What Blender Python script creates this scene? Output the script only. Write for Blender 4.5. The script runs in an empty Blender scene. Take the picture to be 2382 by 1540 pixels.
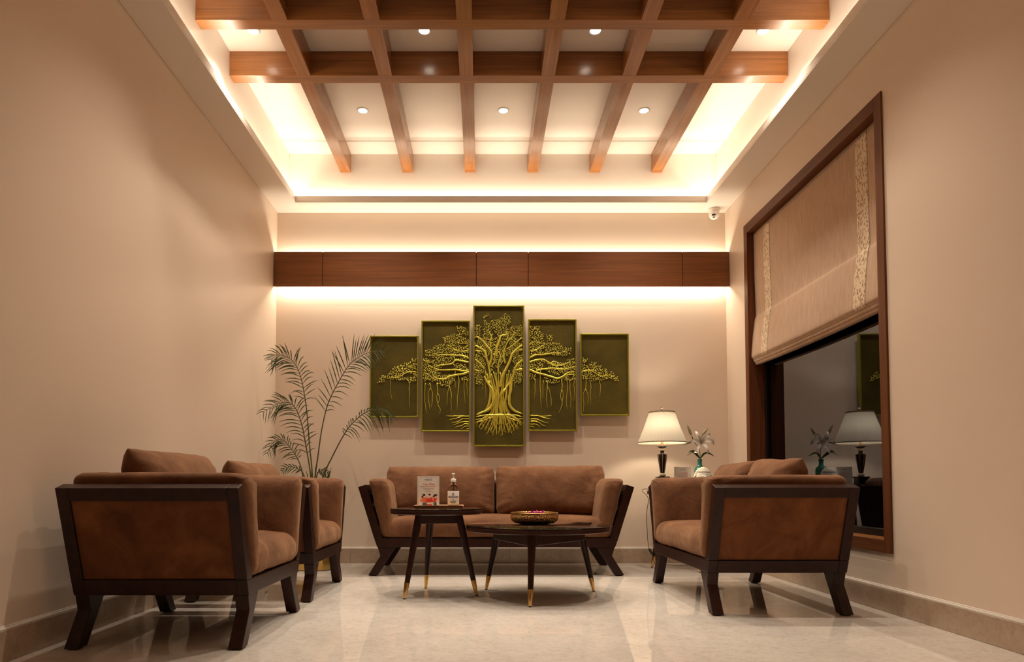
import bpy, bmesh, math, random
from mathutils import Vector, Matrix, noise
random.seed(7)
C = bpy.context.scene
COL = C.collection
PI = math.pi
R = math.radians

# ------------------------------------------------------------------ camera
F, VX, HY, TP, EYE = 1588.0, 1122.0, 1130.0, 0.042, 0.70   # focal length and vanishing point in pixels, tilt, eye height
PITCH = math.atan(TP); CP, SP = math.cos(PITCH), math.sin(PITCH); PY0 = HY - F*TP
cam = bpy.data.cameras.new('camera'); cam_o = bpy.data.objects.new('camera', cam); COL.objects.link(cam_o)
cam_o.location = (0, 0, EYE); cam_o.rotation_euler = (R(90)+PITCH, 0, 0)
cam.sensor_fit = 'HORIZONTAL'; cam.sensor_width = 36; cam.lens = F*36/2382
cam.shift_x = (1191-VX)/2382; cam.shift_y = (PY0-770)/2382
cam.clip_start = .05; cam.clip_end = 60
C.camera = cam_o
def at(px, py, Y):
    "the point at depth Y that the photograph shows at pixel px, py"
    u = (px-VX)/F; v = (PY0-py)/F
    dy = CP-SP*v; dz = SP+CP*v; t = Y/dy
    return Vector((u*t, Y, EYE+dz*t))
# ------------------------------------------------------------------ world, exposure
w = bpy.data.worlds.new('night'); C.world = w; w.use_nodes = True
w.node_tree.nodes['Background'].inputs[0].default_value = (.30, .36, .5, 1)
w.node_tree.nodes['Background'].inputs[1].default_value = .012
C.view_settings.view_transform = 'Standard'; C.view_settings.look = 'None'
C.view_settings.exposure = 0.0; C.view_settings.gamma = 1; C.view_settings.use_curve_mapping = False
C.cycles.max_bounces = 10; C.cycles.diffuse_bounces = 6; C.cycles.glossy_bounces = 4
C.cycles.sample_clamp_indirect = 6; C.cycles.caustics_reflective = False; C.cycles.caustics_refractive = False
C.cycles.use_denoising = True
WARM = (1.0, .87, .69)
SPOTC = (1.0, .87, .72)
def area(name, loc, size, direction, power, color=WARM):
    l = bpy.data.lights.new(name, 'AREA'); l.shape = 'RECTANGLE'; l.size = size[0]; l.size_y = size[1]
    l.energy = power; l.color = color
    o = bpy.data.objects.new(name, l); COL.objects.link(o); o.location = loc
    d = Vector(direction).normalized()
    # local x stays along the strip
    z = -d
    ax = Vector((0, 1, 0)) if size[2] == 'y' else Vector((1, 0, 0))
    y = z.cross(ax).normalized(); x = y.cross(z).normalized()
    o.matrix_world = Matrix.Translation(loc) @ Matrix((x, y, z)).transposed().to_4x4()
    return o
# room constants
XL, XR, YB, YF = -1.905, 2.255, 6.25, -3.0
ZS, ZC = 3.237, 3.73            # soffit and tray ceiling
LX0, LX1, LY0, LY1 = -1.676, 2.015, 2.10, 6.02     # opening of the tray at the soffit lip
TX0, TX1, TY0, TY1 = -1.762, 2.132, 2.00, 6.115   # walls of the tray
P_COVE, P_BAND_UP, P_BAND_DN, P_SPOT = 3.6, 4.2, 6.2, 104.0    # watts per metre / per lamp
# cove strips in the tray, behind the lip
zc = ZS+.022
area('cove_strip_light', ((TX0+LX0)/2, (TY0+TY1)/2, zc), (TY1-TY0-.1, .02, 'y'), (-.15, 0, 1), P_COVE*(TY1-TY0))
area('cove_strip_light', ((TX1+LX1)/2, (TY0+TY1)/2, zc), (TY1-TY0-.1, .02, 'y'), (.15, 0, 1), P_COVE*(TY1-TY0))
area('cove_strip_light', ((TX0+TX1)/2, (TY1+LY1)/2, zc), (TX1-TX0-.1, .02, 'x'), (0, .15, 1), P_COVE*(TX1-TX0))
area('cove_strip_light', ((TX0+TX1)/2, (TY0+LY0)/2, zc), (TX1-TX0-.1, .02, 'x'), (0, -.15, 1), P_COVE*(TX1-TX0))
BZ0, BZ1, BY0 = 2.515, 2.835, 6.15
area('fascia_strip_light', ((XL+XR)/2, 6.203, BZ1-.040), (XR-XL-.06, .02, 'x'), (0, 0, 1), P_BAND_UP*(XR-XL))
area('fascia_strip_light', ((XL+XR)/2, 6.203, BZ0+.032), (XR-XL-.06, .02, 'x'), (0, 0, -1), P_BAND_DN*(XR-XL))
SPOTS = []
for row, Y in enumerate((5.39, 4.42, 3.44)):
    for X in ((-.965, .17, 1.305) if row % 2 == 0 else (-1.527, -.387, .752, 1.872)):
        SPOTS.append((X, Y, row))
for X, Y, row in SPOTS:
    l = bpy.data.lights.new('downlight_beam', 'SPOT'); l.energy = P_SPOT; l.color = SPOTC
    l.spot_size = R(98); l.spot_blend = 1.0; l.shadow_soft_size = .022
    o = bpy.data.objects.new('downlight_beam', l); COL.objects.link(o); o.location = (X, Y, ZC-.02)

# ------------------------------------------------------------------ materials
def nodes(name):
    m = bpy.data.materials.new(name); m.use_nodes = True
    nt = m.node_tree; b = nt.nodes['Principled BSDF']
    return m, nt, b
def plain(name, col, rough=.5, metal=0, spec=.5, **kw):
    m, nt, b = nodes(name)
    b.inputs['Base Color'].default_value = (*col, 1); b.inputs['Roughness'].default_value = rough
    b.inputs['Metallic'].default_value = metal; b.inputs['Specular IOR Level'].default_value = spec
    for k, v in kw.items(): b.inputs[k.replace('_', ' ')].default_value = v
    return m
def texco(nt, kind='Object', scale=(1, 1, 1), rot=(0, 0, 0)):
    t = nt.nodes.new('ShaderNodeTexCoord'); mp = nt.nodes.new('ShaderNodeMapping')
    mp.inputs['Scale'].default_value = scale; mp.inputs['Rotation'].default_value = rot
    if kind == 'World':
        g = nt.nodes.new('ShaderNodeNewGeometry'); nt.links.new(g.outputs['Position'], mp.inputs[0])
    else:
        nt.links.new(t.outputs[kind], mp.inputs[0])
    return mp.outputs[0]
def noise_n(nt, vec, scale, detail=4, rough=.5, dist=0):
    n = nt.nodes.new('ShaderNodeTexNoise'); n.inputs['Scale'].default_value = scale
    n.inputs['Detail'].default_value = detail; n.inputs['Roughness'].default_value = rough; n.inputs['Distortion'].default_value = dist
    nt.links.new(vec, n.inputs['Vector']); return n.outputs['Fac']
def ramp(nt, fac, stops):
    r = nt.nodes.new('ShaderNodeValToRGB'); e = r.color_ramp.elements
    while len(e) < len(stops): e.new(.5)
    for i, (p, c) in enumerate(stops): e[i].position = p; e[i].color = (*c, 1)
    nt.links.new(fac, r.inputs[0]); return r.outputs[0]
def bump(nt, b, fac, strength=.2, dist=.01):
    n = nt.nodes.new('ShaderNodeBump'); n.inputs['Strength'].default_value = strength; n.inputs['Distance'].default_value = dist
    nt.links.new(fac, n.inputs['Height']); nt.links.new(n.outputs[0], b.inputs['Normal'])
def mixc(nt, a, c, fac, mode='MIX'):
    n = nt.nodes.new('ShaderNodeMix'); n.data_type = 'RGBA'; n.blend_type = mode
    if isinstance(fac, float): n.inputs[0].default_value = fac
    else: nt.links.new(fac, n.inputs[0])
    for i, v in ((6, a), (7, c)):
        if isinstance(v, tuple): n.inputs[i].default_value = (*v, 1)
        else: nt.links.new(v, n.inputs[i])
    return n.outputs[2]

def paint(name, col, rough=.42):
    m, nt, b = nodes(name); v = texco(nt, 'World')
    n = noise_n(nt, v, 1.3, 3); nt.links.new(ramp(nt, n, [(.3, tuple(c*.97 for c in col)), (.7, col)]), b.inputs['Base Color'])
    b.inputs['Roughness'].default_value = rough; b.inputs['Specular IOR Level'].default_value = .4
    bump(nt, b, noise_n(nt, v, 60, 3), .04, .004)
    return m
M_wall = paint('wall_paint', (.72, .585, .465), .38)
M_ceil = paint('ceiling_paint', (.82, .755, .675), .35)
def marble(name, c0, c1, c2, rough):
    m, nt, b = nodes(name); v = texco(nt, 'World')
    big = noise_n(nt, v, 2.2, 6, .6, .6)
    fine = noise_n(nt, v, 26, 8, .7, 1.0)
    base = ramp(nt, big, [(.3, c0), (.55, c1), (.8, c2)])
    f2 = ramp(nt, fine, [(.32, (.80, .76, .72)), (.52, (1, 1, 1))])
    c = mixc(nt, base, f2, .75, 'MULTIPLY')
    vein = noise_n(nt, v, 9, 6, .65, 2.2)
    vr = ramp(nt, vein, [(.485, (1, 1, 1)), (.5, (.78, .70, .62)), (.515, (1, 1, 1))])
    c = mixc(nt, c, vr, .55, 'MULTIPLY')
    nt.links.new(c, b.inputs['Base Color']); b.inputs['Roughness'].default_value = rough
    b.inputs['Specular IOR Level'].default_value = .5
    return m
M_floor = marble('polished_beige_marble', (.63, .57, .50), (.70, .64, .57), (.76, .70, .63), .02)
M_skirt = marble('skirting_marble', (.36, .26, .18), (.45, .34, .25), (.52, .41, .31), .16)
M_joint = plain('tile_joint', (.72, .62, .5), .35)
def veneer(name, c0, c1, c2, axis, rough=.27, coat=.12, spec=.5):
    m, nt, b = nodes(name)
    sc = {'x': (.8, 26, 26), 'y': (26, .8, 26), 'z': (26, 26, .8)}[axis]
    v = texco(nt, 'World', sc)
    n = noise_n(nt, v, 2.2, 7, .62, .3); n2 = noise_n(nt, texco(nt, 'World', tuple(s*.25 for s in sc)), 1.7, 3)
    c = ramp(nt, n, [(.3, c0), (.55, c1), (.75, c2)])
    c = mixc(nt, c, ramp(nt, n2, [(.3, (.84, .84, .84)), (.7, (1, 1, 1))]), .8, 'MULTIPLY')
    nt.links.new(c, b.inputs['Base Color']); b.inputs['Roughness'].default_value = rough
    b.inputs['Coat Weight'].default_value = coat; b.inputs['Coat Roughness'].default_value = .12; b.inputs['Specular IOR Level'].default_value = spec
    bump(nt, b, n, .05, .002)
    return m
VN = ((.22, .078, .018), (.30, .112, .026), (.38, .150, .038))
M_vx = veneer('warm_veneer_along_x', *VN, 'x'); M_vy = veneer('warm_veneer_along_y', *VN, 'y'); M_vz = veneer('warm_veneer_upright', *VN, 'z')
VB = ((.17, .056, .015), (.235, .080, .022), (.30, .108, .032))
M_band = veneer('fascia_veneer', *VB, 'x', .38)
VCs = ((.10, .030, .009), (.145, .045, .013), (.19, .064, .020))
M_cy = veneer('casing_wood_y', *VCs, 'y', .5, 0, .22); M_cz = veneer('casing_wood_z', *VCs, 'z', .5, 0, .22)
def espresso():
    m, nt, b = nodes('espresso_stained_wood'); v = texco(nt, 'Object', (12, 12, 12))
    n = noise_n(nt, v, 2, 6, .6, .4)
    nt.links.new(ramp(nt, n, [(.3, (.015, .004, .0022)), (.7, (.032, .009, .0048))]), b.inputs['Base Color'])
    b.inputs['Roughness'].default_value = .36; b.inputs['Specular IOR Level'].default_value = .25
    return m
M_esp = espresso()
def suede(name, c0, c1, c2, sheen=.25):
    m, nt, b = nodes(name); v = texco(nt, 'Object')
    n = noise_n(nt, v, 5.5, 5, .6, .7); n3 = noise_n(nt, v, 420, 2)
    c = ramp(nt, n, [(.30, c0), (.52, c1), (.74, c2)])
    nt.links.new(c, b.inputs['Base Color']); b.inputs['Roughness'].default_value = .88
    b.inputs['Specular IOR Level'].default_value = .25
    b.inputs['Sheen Weight'].default_value = sheen; b.inputs['Sheen Roughness'].default_value = .45
    b.inputs['Sheen Tint'].default_value = (1, .64, .38, 1)
    wr = noise_n(nt, texco(nt, 'Object', (1, 1, 1)), 9, 3, .5, 1.4)
    mx = nt.nodes.new('ShaderNodeMath'); mx.operation = 'MULTIPLY_ADD'; nt.links.new(n3, mx.inputs[0]); mx.inputs[1].default_value = .06; nt.links.new(wr, mx.inputs[2])
    bump(nt, b, mx.outputs[0], .45, .012)
    return m
M_suede = suede('brown_suede', (.105, .041, .017), (.155, .066, .028), (.215, .099, .046))
M_suede_side = suede('brown_suede_panel', (.085, .028, .008), (.145, .050, .015), (.21, .076, .025), .05)
M_brass = plain('brushed_brass', (.72, .46, .16), .26, 1)
M_black = plain('black_lacquer', (.012, .009, .009), .12)
def glass_top():
    m, nt, b = nodes('black_glass_over_wood'); b.inputs['Base Color'].default_value = (.012, .006, .004, 1)
    b.inputs['Roughness'].default_value = .03; b.inputs['IOR'].default_value = 1.22
    return m
M_gtop = glass_top()
M_rubber = plain('dark_glide', (.02, .018, .016), .6)
M_white = plain('white_plastic', (.80, .74, .68), .35)
M_pap = plain('white_print_paper', (.80, .74, .68), .55)
M_emit = bpy.data.materials.new('lamp_disc'); M_emit.use_nodes = True
_b = M_emit.node_tree.nodes['Principled BSDF']; _b.inputs['Base Color'].default_value = (1, .95, .85, 1)
_b.inputs['Emission Color'].default_value = (1, .90, .74, 1); _b.inputs['Emission Strength'].default_value = 14

# ------------------------------------------------------------------ geometry helpers
def newbm(): return bmesh.new()
def box(bm, lo, hi):
    x0, y0, z0 = lo; x1, y1, z1 = hi
    v = [bm.verts.new(p) for p in ((x0, y0, z0), (x1, y0, z0), (x1, y1, z0), (x0, y1, z0), (x0, y0, z1), (x1, y0, z1), (x1, y1, z1), (x0, y1, z1))]
    for f in ((3, 2, 1, 0), (4, 5, 6, 7), (0, 1, 5, 4), (1, 2, 6, 5), (2, 3, 7, 6), (3, 0, 4, 7)): bm.faces.new([v[i] for i in f])
def prism(bm, poly, axis, a, b):
    "poly: 2-D points; extruded along axis between a and b"
    def P(p, t):
        return {'y': (p[0], t, p[1]), 'x': (t, p[0], p[1]), 'z': (p[0], p[1], t)}[axis]
    A = [bm.verts.new(P(p, a)) for p in poly]; B = [bm.verts.new(P(p, b)) for p in poly]
    bm.faces.new(A); bm.faces.new(B[::-1]); n = len(poly)
    for i in range(n): bm.faces.new((A[i], B[i], B[(i+1) % n], A[(i+1) % n]))
def lathe(bm, prof, seg=32, c=(0, 0, 0), cap=True):
    rings = []
    for r, z in prof:
        rings.append([bm.verts.new((c[0]+r*math.cos(2*PI*i/seg), c[1]+r*math.sin(2*PI*i/seg), c[2]+z)) for i in range(seg)])
    for a, b in zip(rings, rings[1:]):
        for i in range(seg): bm.faces.new((a[i], a[(i+1) % seg], b[(i+1) % seg], b[i]))
    if cap: bm.faces.new(rings[0][::-1]); bm.faces.new(rings[-1])
def tube(bm, pts, rad, seg=8, cap=True):
    pts = [Vector(p) for p in pts]; n = len(pts)
    if not hasattr(rad, '__len__'): rad = [rad]*n
    rings = []; up = Vector((0, 0, 1)); prev = None
    for i, p in enumerate(pts):
        d = (pts[min(i+1, n-1)]-pts[max(i-1, 0)]).normalized()
        if prev is None:
            a = d.cross(up)
            if a.length < .1: a = d.cross(Vector((0, 1, 0)))
            a.normalize()
        else:
            a = (prev - d*prev.dot(d)).normalized()
        prev = a; b = d.cross(a)
        rings.append([bm.verts.new(p + (a*math.cos(2*PI*k/seg)+b*math.sin(2*PI*k/seg))*rad[i]) for k in range(seg)])
    for A, B in zip(rings, rings[1:]):
        for k in range(seg): bm.faces.new((A[k], A[(k+1) % seg], B[(k+1) % seg], B[k]))
    if cap: bm.faces.new(rings[0][::-1]); bm.faces.new(rings[-1])
def smooth_path(pts, per=6):
    "Catmull-Rom through the points (tuples of any length)"
    out = []; n = len(pts)
    for i in range(n-1):
        p0, p1, p2, p3 = pts[max(i-1, 0)], pts[i], pts[i+1], pts[min(i+2, n-1)]
        for k in range(per):
            t = k/per
            out.append(tuple(.5*((2*b)+(-a+c)*t+(2*a-5*b+4*c-d)*t*t+(-a+3*b-3*c+d)*t**3) for a, b, c, d in zip(p0, p1, p2, p3)))
    out.append(tuple(pts[-1])); return out
def rbox(bm, lo, hi, r, seg=10, warp=None):
    "rounded box with an even grid, optionally warped by a function of the point"
    lo = Vector(lo); hi = Vector(hi); c = (lo+hi)/2; h = (hi-lo)/2
    res = bmesh.ops.create_cube(bm, size=2); vs = res['verts']
    es = list({e for v in vs for e in v.link_edges})
    bmesh.ops.subdivide_edges(bm, edges=es, cuts=seg, use_grid_fill=True)
    vs = [v for v in bm.verts if v.is_valid and v.tag is False]
    for v in vs:
        p = Vector((v.co.x*h.x, v.co.y*h.y, v.co.z*h.z))
        # concentrate rows near the edges
        for k in range(3):
            s = max(-1, min(1, v.co[k])); p[k] = h[k]*math.sin(s*PI/2)
        q = Vector([max(-h[k]+r, min(h[k]-r, p[k])) for k in range(3)])
        d = p-q
        if d.length > 1e-9: p = q+d.normalized()*r
        p = p+c
        if warp: p = warp(p)
        v.co = p; v.tag = True
def link(name, bm, mat, parent=None, smooth=None, bevel=0, bseg=2):
    bmesh.ops.recalc_face_normals(bm, faces=bm.faces)
    me = bpy.data.meshes.new(name); bm.to_mesh(me); bm.free()
    if smooth is not None:
        me.polygons.foreach_set('use_smooth', [True]*len(me.polygons))
        if smooth < 180: me.set_sharp_from_angle(angle=R(smooth))
    o = bpy.data.objects.new(name, me); COL.objects.link(o)
    for m in (mat if isinstance(mat, (list, tuple)) else [mat]): me.materials.append(m)
    if parent: o.parent = parent
    if bevel:
        b = o.modifiers.new('bevel', 'BEVEL'); b.width = bevel; b.segments = bseg; b.limit_method = 'ANGLE'; b.angle_limit = R(35)
    return o
def tag(o, label=None, cat=None, group=None, kind=None):
    if label: o['label'] = label
    if cat: o['category'] = cat
    if group: o['group'] = group
    if kind: o['kind'] = kind
    return o
def thing(name, label, cat, loc=(0, 0, 0), rz=0, group=None):
    o = bpy.data.objects.new(name, None); COL.objects.link(o); o.empty_display_size = .05
    o.location = loc; o.rotation_euler = (0, 0, rz)
    return tag(o, label, cat, group)
def setting(name):
    o = bpy.data.objects.new(name, None); COL.objects.link(o); o['kind'] = 'structure'; return o
def struct(name, bm, mat, **k):
    o = link(name, bm, mat, **k); o['kind'] = 'structure'; return o
def copy_tree(o, parent=None):
    c = o.copy(); COL.objects.link(c)
    if parent: c.parent = parent
    for ch in o.children: copy_tree(ch, c)
    return c
def lettering(parent, text, loc, size, mat, rx=PI/2, name='lettering'):
    cu = bpy.data.curves.new(name, 'FONT'); cu.body = text; cu.size = size; cu.align_x = 'CENTER'; cu.extrude = .0002
    cu.materials.append(mat)
    t_ = bpy.data.objects.new(name, cu); COL.objects.link(t_); bpy.context.view_layer.update()
    me = bpy.data.meshes.new_from_object(t_.evaluated_get(bpy.context.evaluated_depsgraph_get())); me.name = name
    bpy.data.objects.remove(t_); o = bpy.data.objects.new(name, me); COL.objects.link(o); o['kind'] = 'stuff'; o.parent = parent; o.location = loc; o.rotation_euler = (rx, 0, 0)
    return o
def one(f, *a, **k):
    bm = newbm(); f(bm, *a, **k); return bm

# ------------------------------------------------------------------ room shell
floor = setting('floor')
link('screed', one(box, (XL-.2, YF-.2, -.06), (XR+.2, YB+.2, -.006)), M_joint, floor)
jx = [XL, -1.630, XR-.33, XR]; jx0, jx1 = jx[1], jx[2]
ys = [YF, -2.1, -1.2, 0.0, 1.2, 2.4, 5.295, YB]
g = .0007
xs_in = [jx0, jx1]
for i in range(len(ys)-1):
    for a, b in ((jx[0], jx[1]), (jx[1], jx[2]), (jx[2], jx[3])):
        link('marble_slab', one(box, (a+g, ys[i]+g, -.02), (b-g, ys[i+1]-g, 0)), M_floor, floor)
struct('wall_back', one(box, (XL-.15, YB, -.05), (XR+.15, YB+.15, ZC+.3)), M_wall)
struct('wall_left', one(box, (XL-.15, YF, -.05), (XL, YB, ZC+.3)), M_wall)
struct('wall_front', one(box, (XL-.15, YF-.15, -.05), (XR+.15, YF, ZC+.3)), M_wall)
# right wall with the window opening
WY0, WY1, WZ0, WZ1 = 3.76, 5.78, .325, 2.925       # outside of the casing
OY0, OY1, OZ0, OZ1 = WY0+.07, WY1-.07, WZ0+.075, WZ1-.08
bm = newbm()
g1 = .0125
for lo, hi in (((XR, YF, -.05), (XR+.25, OY0-g1, ZC+.3)), ((XR, OY1+g1, -.05), (XR+.25, YB, ZC+.3)), ((XR, OY0-g1, -.05), (XR+.25, OY1+g1, OZ0-g1)), ((XR, OY0-g1, OZ1+g1), (XR+.25, OY1+g1, ZC+.3))):
    box(bm, lo, hi)
struct('wall_right', bm, M_wall)
# ceiling with its tray: soffit ring, lip, cove shelf, tray walls, tray ceiling
bm = newbm()
def ring(bm, x0, x1, y0, y1, X0, X1, Y0, Y1, z0, z1):
    box(bm, (X0, Y0, z0), (x0, Y1, z1)); box(bm, (x1, Y0, z0), (X1, Y1, z1))
    box(bm, (x0, Y0, z0), (x1, y0, z1)); box(bm, (x0, y1, z0), (x1, Y1, z1))
ring(bm, LX0, LX1, LY0, LY1, XL, XR, YF, YB, ZS, ZS+.012)
ring(bm, LX0, LX1, LY0, LY1, LX0-.015, LX1+.015, LY0-.015, LY1+.015, ZS+.012, ZS+.062)
ring(bm, TX0, TX1, TY0, TY1, XL, XR, YF, YB, ZS+.0121, ZC)
box(bm, (XL, YF, ZC), (XR, YB, ZC+.12))
# thin board added at the tray's far end, standing in for a light edge
box(bm, (TX0, TY1-.235, ZC-.004), (TX1, TY1, ZC))
struct('ceiling', bm, M_ceil, bevel=.002, bseg=1)

# skirtings: marble slabs with a painted bead on top
def skirting(name, along, fixed, a, b, inward, cuts):
    root = setting(name); t = .016; h = .127
    pts = [a]+cuts+[b]
    for p, q in zip(pts, pts[1:]):
        lo, hi = (p+.0006, q-.0006)
        f0, f1 = sorted((fixed, fixed+inward*t))
        bm = one(box, (f0, lo, 0.0005), (f1, hi, h)) if along == 'y' else one(box, (lo, f0, 0.0005), (hi, f1, h))
        link('marble_slab', bm, M_skirt, root, bevel=.0015, bseg=1)
    f0, f1 = sorted((fixed, fixed+inward*.012))
    f2, f3 = sorted((fixed, fixed+inward*.006))
    bm = newbm()
    if along == 'y': box(bm, (f0, a, h+.0005), (f1, b, h+.009)); box(bm, (f2, a, h+.009), (f3, b, h+.016))
    else: box(bm, (a, f0, h+.0005), (b, f1, h+.009)); box(bm, (a, f2, h+.009), (b, f3, h+.016))
    link('top_bead', bm, M_ceil, root, bevel=.0015, bseg=2)
skirting('baseboard_left', 'y', XL, YF, YB, 1, [-1.0, .6, 2.0, 3.45, 4.9])
skirting('baseboard_back', 'x', YB, XL+.017, XR-.017, -1, [-1.2, .25, 1.7])
skirting('baseboard_right', 'y', XR, YF, YB, -1, [-1.2, .5, 2.2, 3.72, 5.15])

# ------------------------------------------------------------------ timber ceiling grid
BZ = 3.556; zt = ZC-.0005; bw = .0475
grid = thing('ceiling_grid', 'warm brown timber beam grid hung inside the lit ceiling tray', 'beams', (0, 0, 0))
ycs = [4.685, 4.117, 3.55, 2.98, 2.41]
for y in ycs:
    link('crosswise_beam', one(box, (TX0+.001, y-.045, BZ-.0006), (TX1-.001, y+.045, zt)), M_vx, grid, bevel=.0012, bseg=1)
bxs = [-1.245, -.678, -.111, .459, 1.024, 1.588]
for x in bxs:
    link('lengthwise_beam', one(box, (x-bw, TY0+.002, BZ), (x+bw, TY1-.001, zt-.0045)), M_vy, grid, bevel=.0012, bseg=1)
    # end grain cover board seen against the far tray wall
    link('beam_end_board', one(box, (x-bw-.0004, TY1-.045, BZ-.0008), (x+bw+.0004, TY1-.0005, BZ+.0003)), M_vx, grid)

# ------------------------------------------------------------------ downlights
names_row = {0: 'near the far end of the ceiling tray', 1: 'between the two front cross beams', 2: 'in the third row', 3: 'in the fourth row', 4: 'in the fifth row'}
place3 = ('left', 'middle', 'right'); place4 = ('far left', 'centre left', 'centre right', 'far right')
dl0 = None
cnt = {}
for X, Y, row in SPOTS:
    i = cnt.get(row, 0); cnt[row] = i+1
    lab = 'small round ceiling downlight %s, %s one' % (names_row[row], (place3 if row % 2 == 0 else place4)[i])
    if dl0 is None:
        dl0 = thing('downlight', lab, 'downlight', (X, Y, ZC), 0, 'recessed downlights in the tray ceiling')
        link('trim_ring', one(lathe, [(.047, -.001), (.047, -.004), (.040, -.007), (.034, -.005), (.034, -.001)], 32, (0, 0, 0), False), M_white, dl0, smooth=40)
        link('light_disc', one(lathe, [(.0335, -.002), (.033, -.0055), (.02, -.0065)], 32), M_emit, dl0, smooth=60)
    else:
        d = copy_tree(dl0); d.location = (X, Y, ZC); d['label'] = lab

# ------------------------------------------------------------------ timber fascia across the back wall
fas = thing('wall_fascia', 'long warm brown timber fascia across the back wall, light glowing above and below', 'fascia', (0, BY0, BZ0))
sx = [XL+.001, at(750, 625, BY0).x, at(1108, 625, BY0).x, at(1229, 625, BY0).x, at(1588, 625, BY0).x, XR-.001]
for a, b in zip(sx, sx[1:]):
    link('panel', one(box, (a+.0028, 0, 0), (b-.0028, .012, BZ1-BZ0)), M_band, fas, bevel=.0008, bseg=1)
bm = newbm(); box(bm, (XL+.001, .0122, .004), (XR-.001, .015, BZ1-BZ0-.004))
for x in (XL+.3, -.7, .18, 1.0, XR-.3): box(bm, (x-.02, .015, .10), (x+.02, YB-BY0-.0005, .16))
link('backing_board', bm, M_esp, fas)
bm = newbm(); box(bm, (XL+.01, .042, .036), (XR-.01, .066, .042)); box(bm, (XL+.01, .042, BZ1-BZ0-.050), (XR-.01, .066, BZ1-BZ0-.044))
link('light_strip_rail', bm, M_white, fas)

# ------------------------------------------------------------------ window
win = setting('window_1')
def casing(name, lo, hi, mat): link(name, one(box, lo, hi), mat, win, bevel=.0015, bseg=1)
XI = XR-.012
casing('casing_jamb', (XI, WY0, WZ0), (XR+-.0004, OY0, WZ1), M_cz)
casing('casing_jamb', (XI, OY1, WZ0), (XR+-.0004, WY1, WZ1), M_cz)
casing('casing_head', (XI, OY0, OZ1), (XR+-.0004, OY1, WZ1), M_cy)
casing('casing_sill', (XI, OY0, WZ0), (XR+-.0004, OY1, OZ0), M_cy)
XG = 2.39
casing('reveal_jamb', (XR, OY0-.012, OZ0), (XR+.2, OY0, OZ1), M_cz)
casing('reveal_jamb', (XR, OY1, OZ0), (XR+.2, OY1+.012, OZ1), M_cz)
casing('reveal_head', (XR, OY0, OZ1), (XR+.2, OY1, OZ1+.012), M_cy)
casing('reveal_sill', (XR, OY0, OZ0-.012), (XR+.2, OY1, OZ0), M_vy)
M_alu = plain('dark_bronze_aluminium', (.018, .013, .012), .3, .6)
def sash(name, lo, hi): link(name, one(box, lo, hi), M_alu, win, bevel=.002, bseg=1)
sash('sash_rail', (XG-.02, OY0, OZ0), (XG+.03, OY1, OZ0+.045)); sash('sash_rail', (XG-.02, OY0, OZ1-.05), (XG+.03, OY1, OZ1))
sash('sash_stile', (XG-.02, OY1-.035, OZ0+.045), (XG+.03, OY1, OZ1-.05)); sash('sash_stile', (XG-.02, OY0, OZ0+.045), (XG+.03, OY0+.035, OZ1-.05))
def pane_mat():
    m = bpy.data.materials.new('night_window_glass'); m.use_nodes = True; nt = m.node_tree
    nt.nodes.remove(nt.nodes['Principled BSDF']); out = nt.nodes['Material Output']
    gl = nt.nodes.new('ShaderNodeBsdfGlossy'); gl.inputs['Roughness'].default_value = .0; gl.inputs['Color'].default_value = (.78, .84, .98, 1)
    tr = nt.nodes.new('ShaderNodeBsdfTransparent'); tr.inputs['Color'].default_value = (.45, .5, .55, 1)
    mx = nt.nodes.new('ShaderNodeMixShader'); fr = nt.nodes.new('ShaderNodeFresnel'); fr.inputs['IOR'].default_value = 2.5
    nt.links.new(fr.outputs[0], mx.inputs[0]); nt.links.new(tr.outputs[0], mx.inputs[1]); nt.links.new(gl.outputs[0], mx.inputs[2])
    nt.links.new(mx.outputs[0], out.inputs[0]); return m
M_pane = pane_mat()
link('glass_pane', one(box, (XG, OY0+.03, OZ0+.04), (XG+.006, OY1-.03, OZ1-.045)), M_pane, win)
# what lies outside
M_pave = plain('dark_outdoor_paving', (.06, .055, .05), .8)
struct('exterior_ground', one(box, (XR+.25, 1.0, -.2), (9, 12, -.12)), M_pave)

# ------------------------------------------------------------------ roman blind
def linen():
    m, nt, b = nodes('beige_linen'); v = texco(nt, 'World', (1, 300, 300)); v2 = texco(nt, 'World', (1, 60, 9))
    n = noise_n(nt, v, 1.0, 2); n2 = noise_n(nt, v2, 1.0, 4)
    c = ramp(nt, n2, [(.3, (.44, .28, .17)), (.7, (.53, .35, .22))])
    nt.links.new(mixc(nt, c, ramp(nt, n, [(.3, (.85, .83, .8)), (.7, (1, 1, 1))]), .6, 'MULTIPLY'), b.inputs['Base Color'])
    b.inputs['Roughness'].default_value = .9; b.inputs['Sheen Weight'].default_value = .2; bump(nt, b, n, .15, .001); return m
M_linen = linen()
def lace():
    m, nt, b = nodes('ivory_lace'); v = texco(nt, 'World')
    vo = nt.nodes.new('ShaderNodeTexVoronoi'); vo.feature = 'F1'; vo.inputs['Scale'].default_value = 72
    mp = texco(nt, 'World', (0, 1, .62), (R(25), 0, 0)); nt.links.new(mp, vo.inputs['Vector'])
    c = ramp(nt, vo.outputs['Distance'], [(.36, (.36, .22, .12)), (.44, (.68, .54, .37))])
    nt.links.new(c, b.inputs['Base Color']); b.inputs['Roughness'].default_value = .8; return m
M_lace = lace()
bl = thing('roman_blind', 'beige linen roman blind with two lace borders, half lowered over the window', 'blind', (2.30, (OY0+OY1)/2, OZ1))
cy = (OY0+OY1)/2
prof = [(0, OZ1-.012), (.0, 2.60), (.003, 2.35), (.006, 2.18), (.004, 2.125), (-.004, 2.10), (-.020, 1.98), (-.030, 1.86), (-.034, 1.80), (-.030, 1.775), (-.012, 1.762), (.008, 1.772)]
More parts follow.
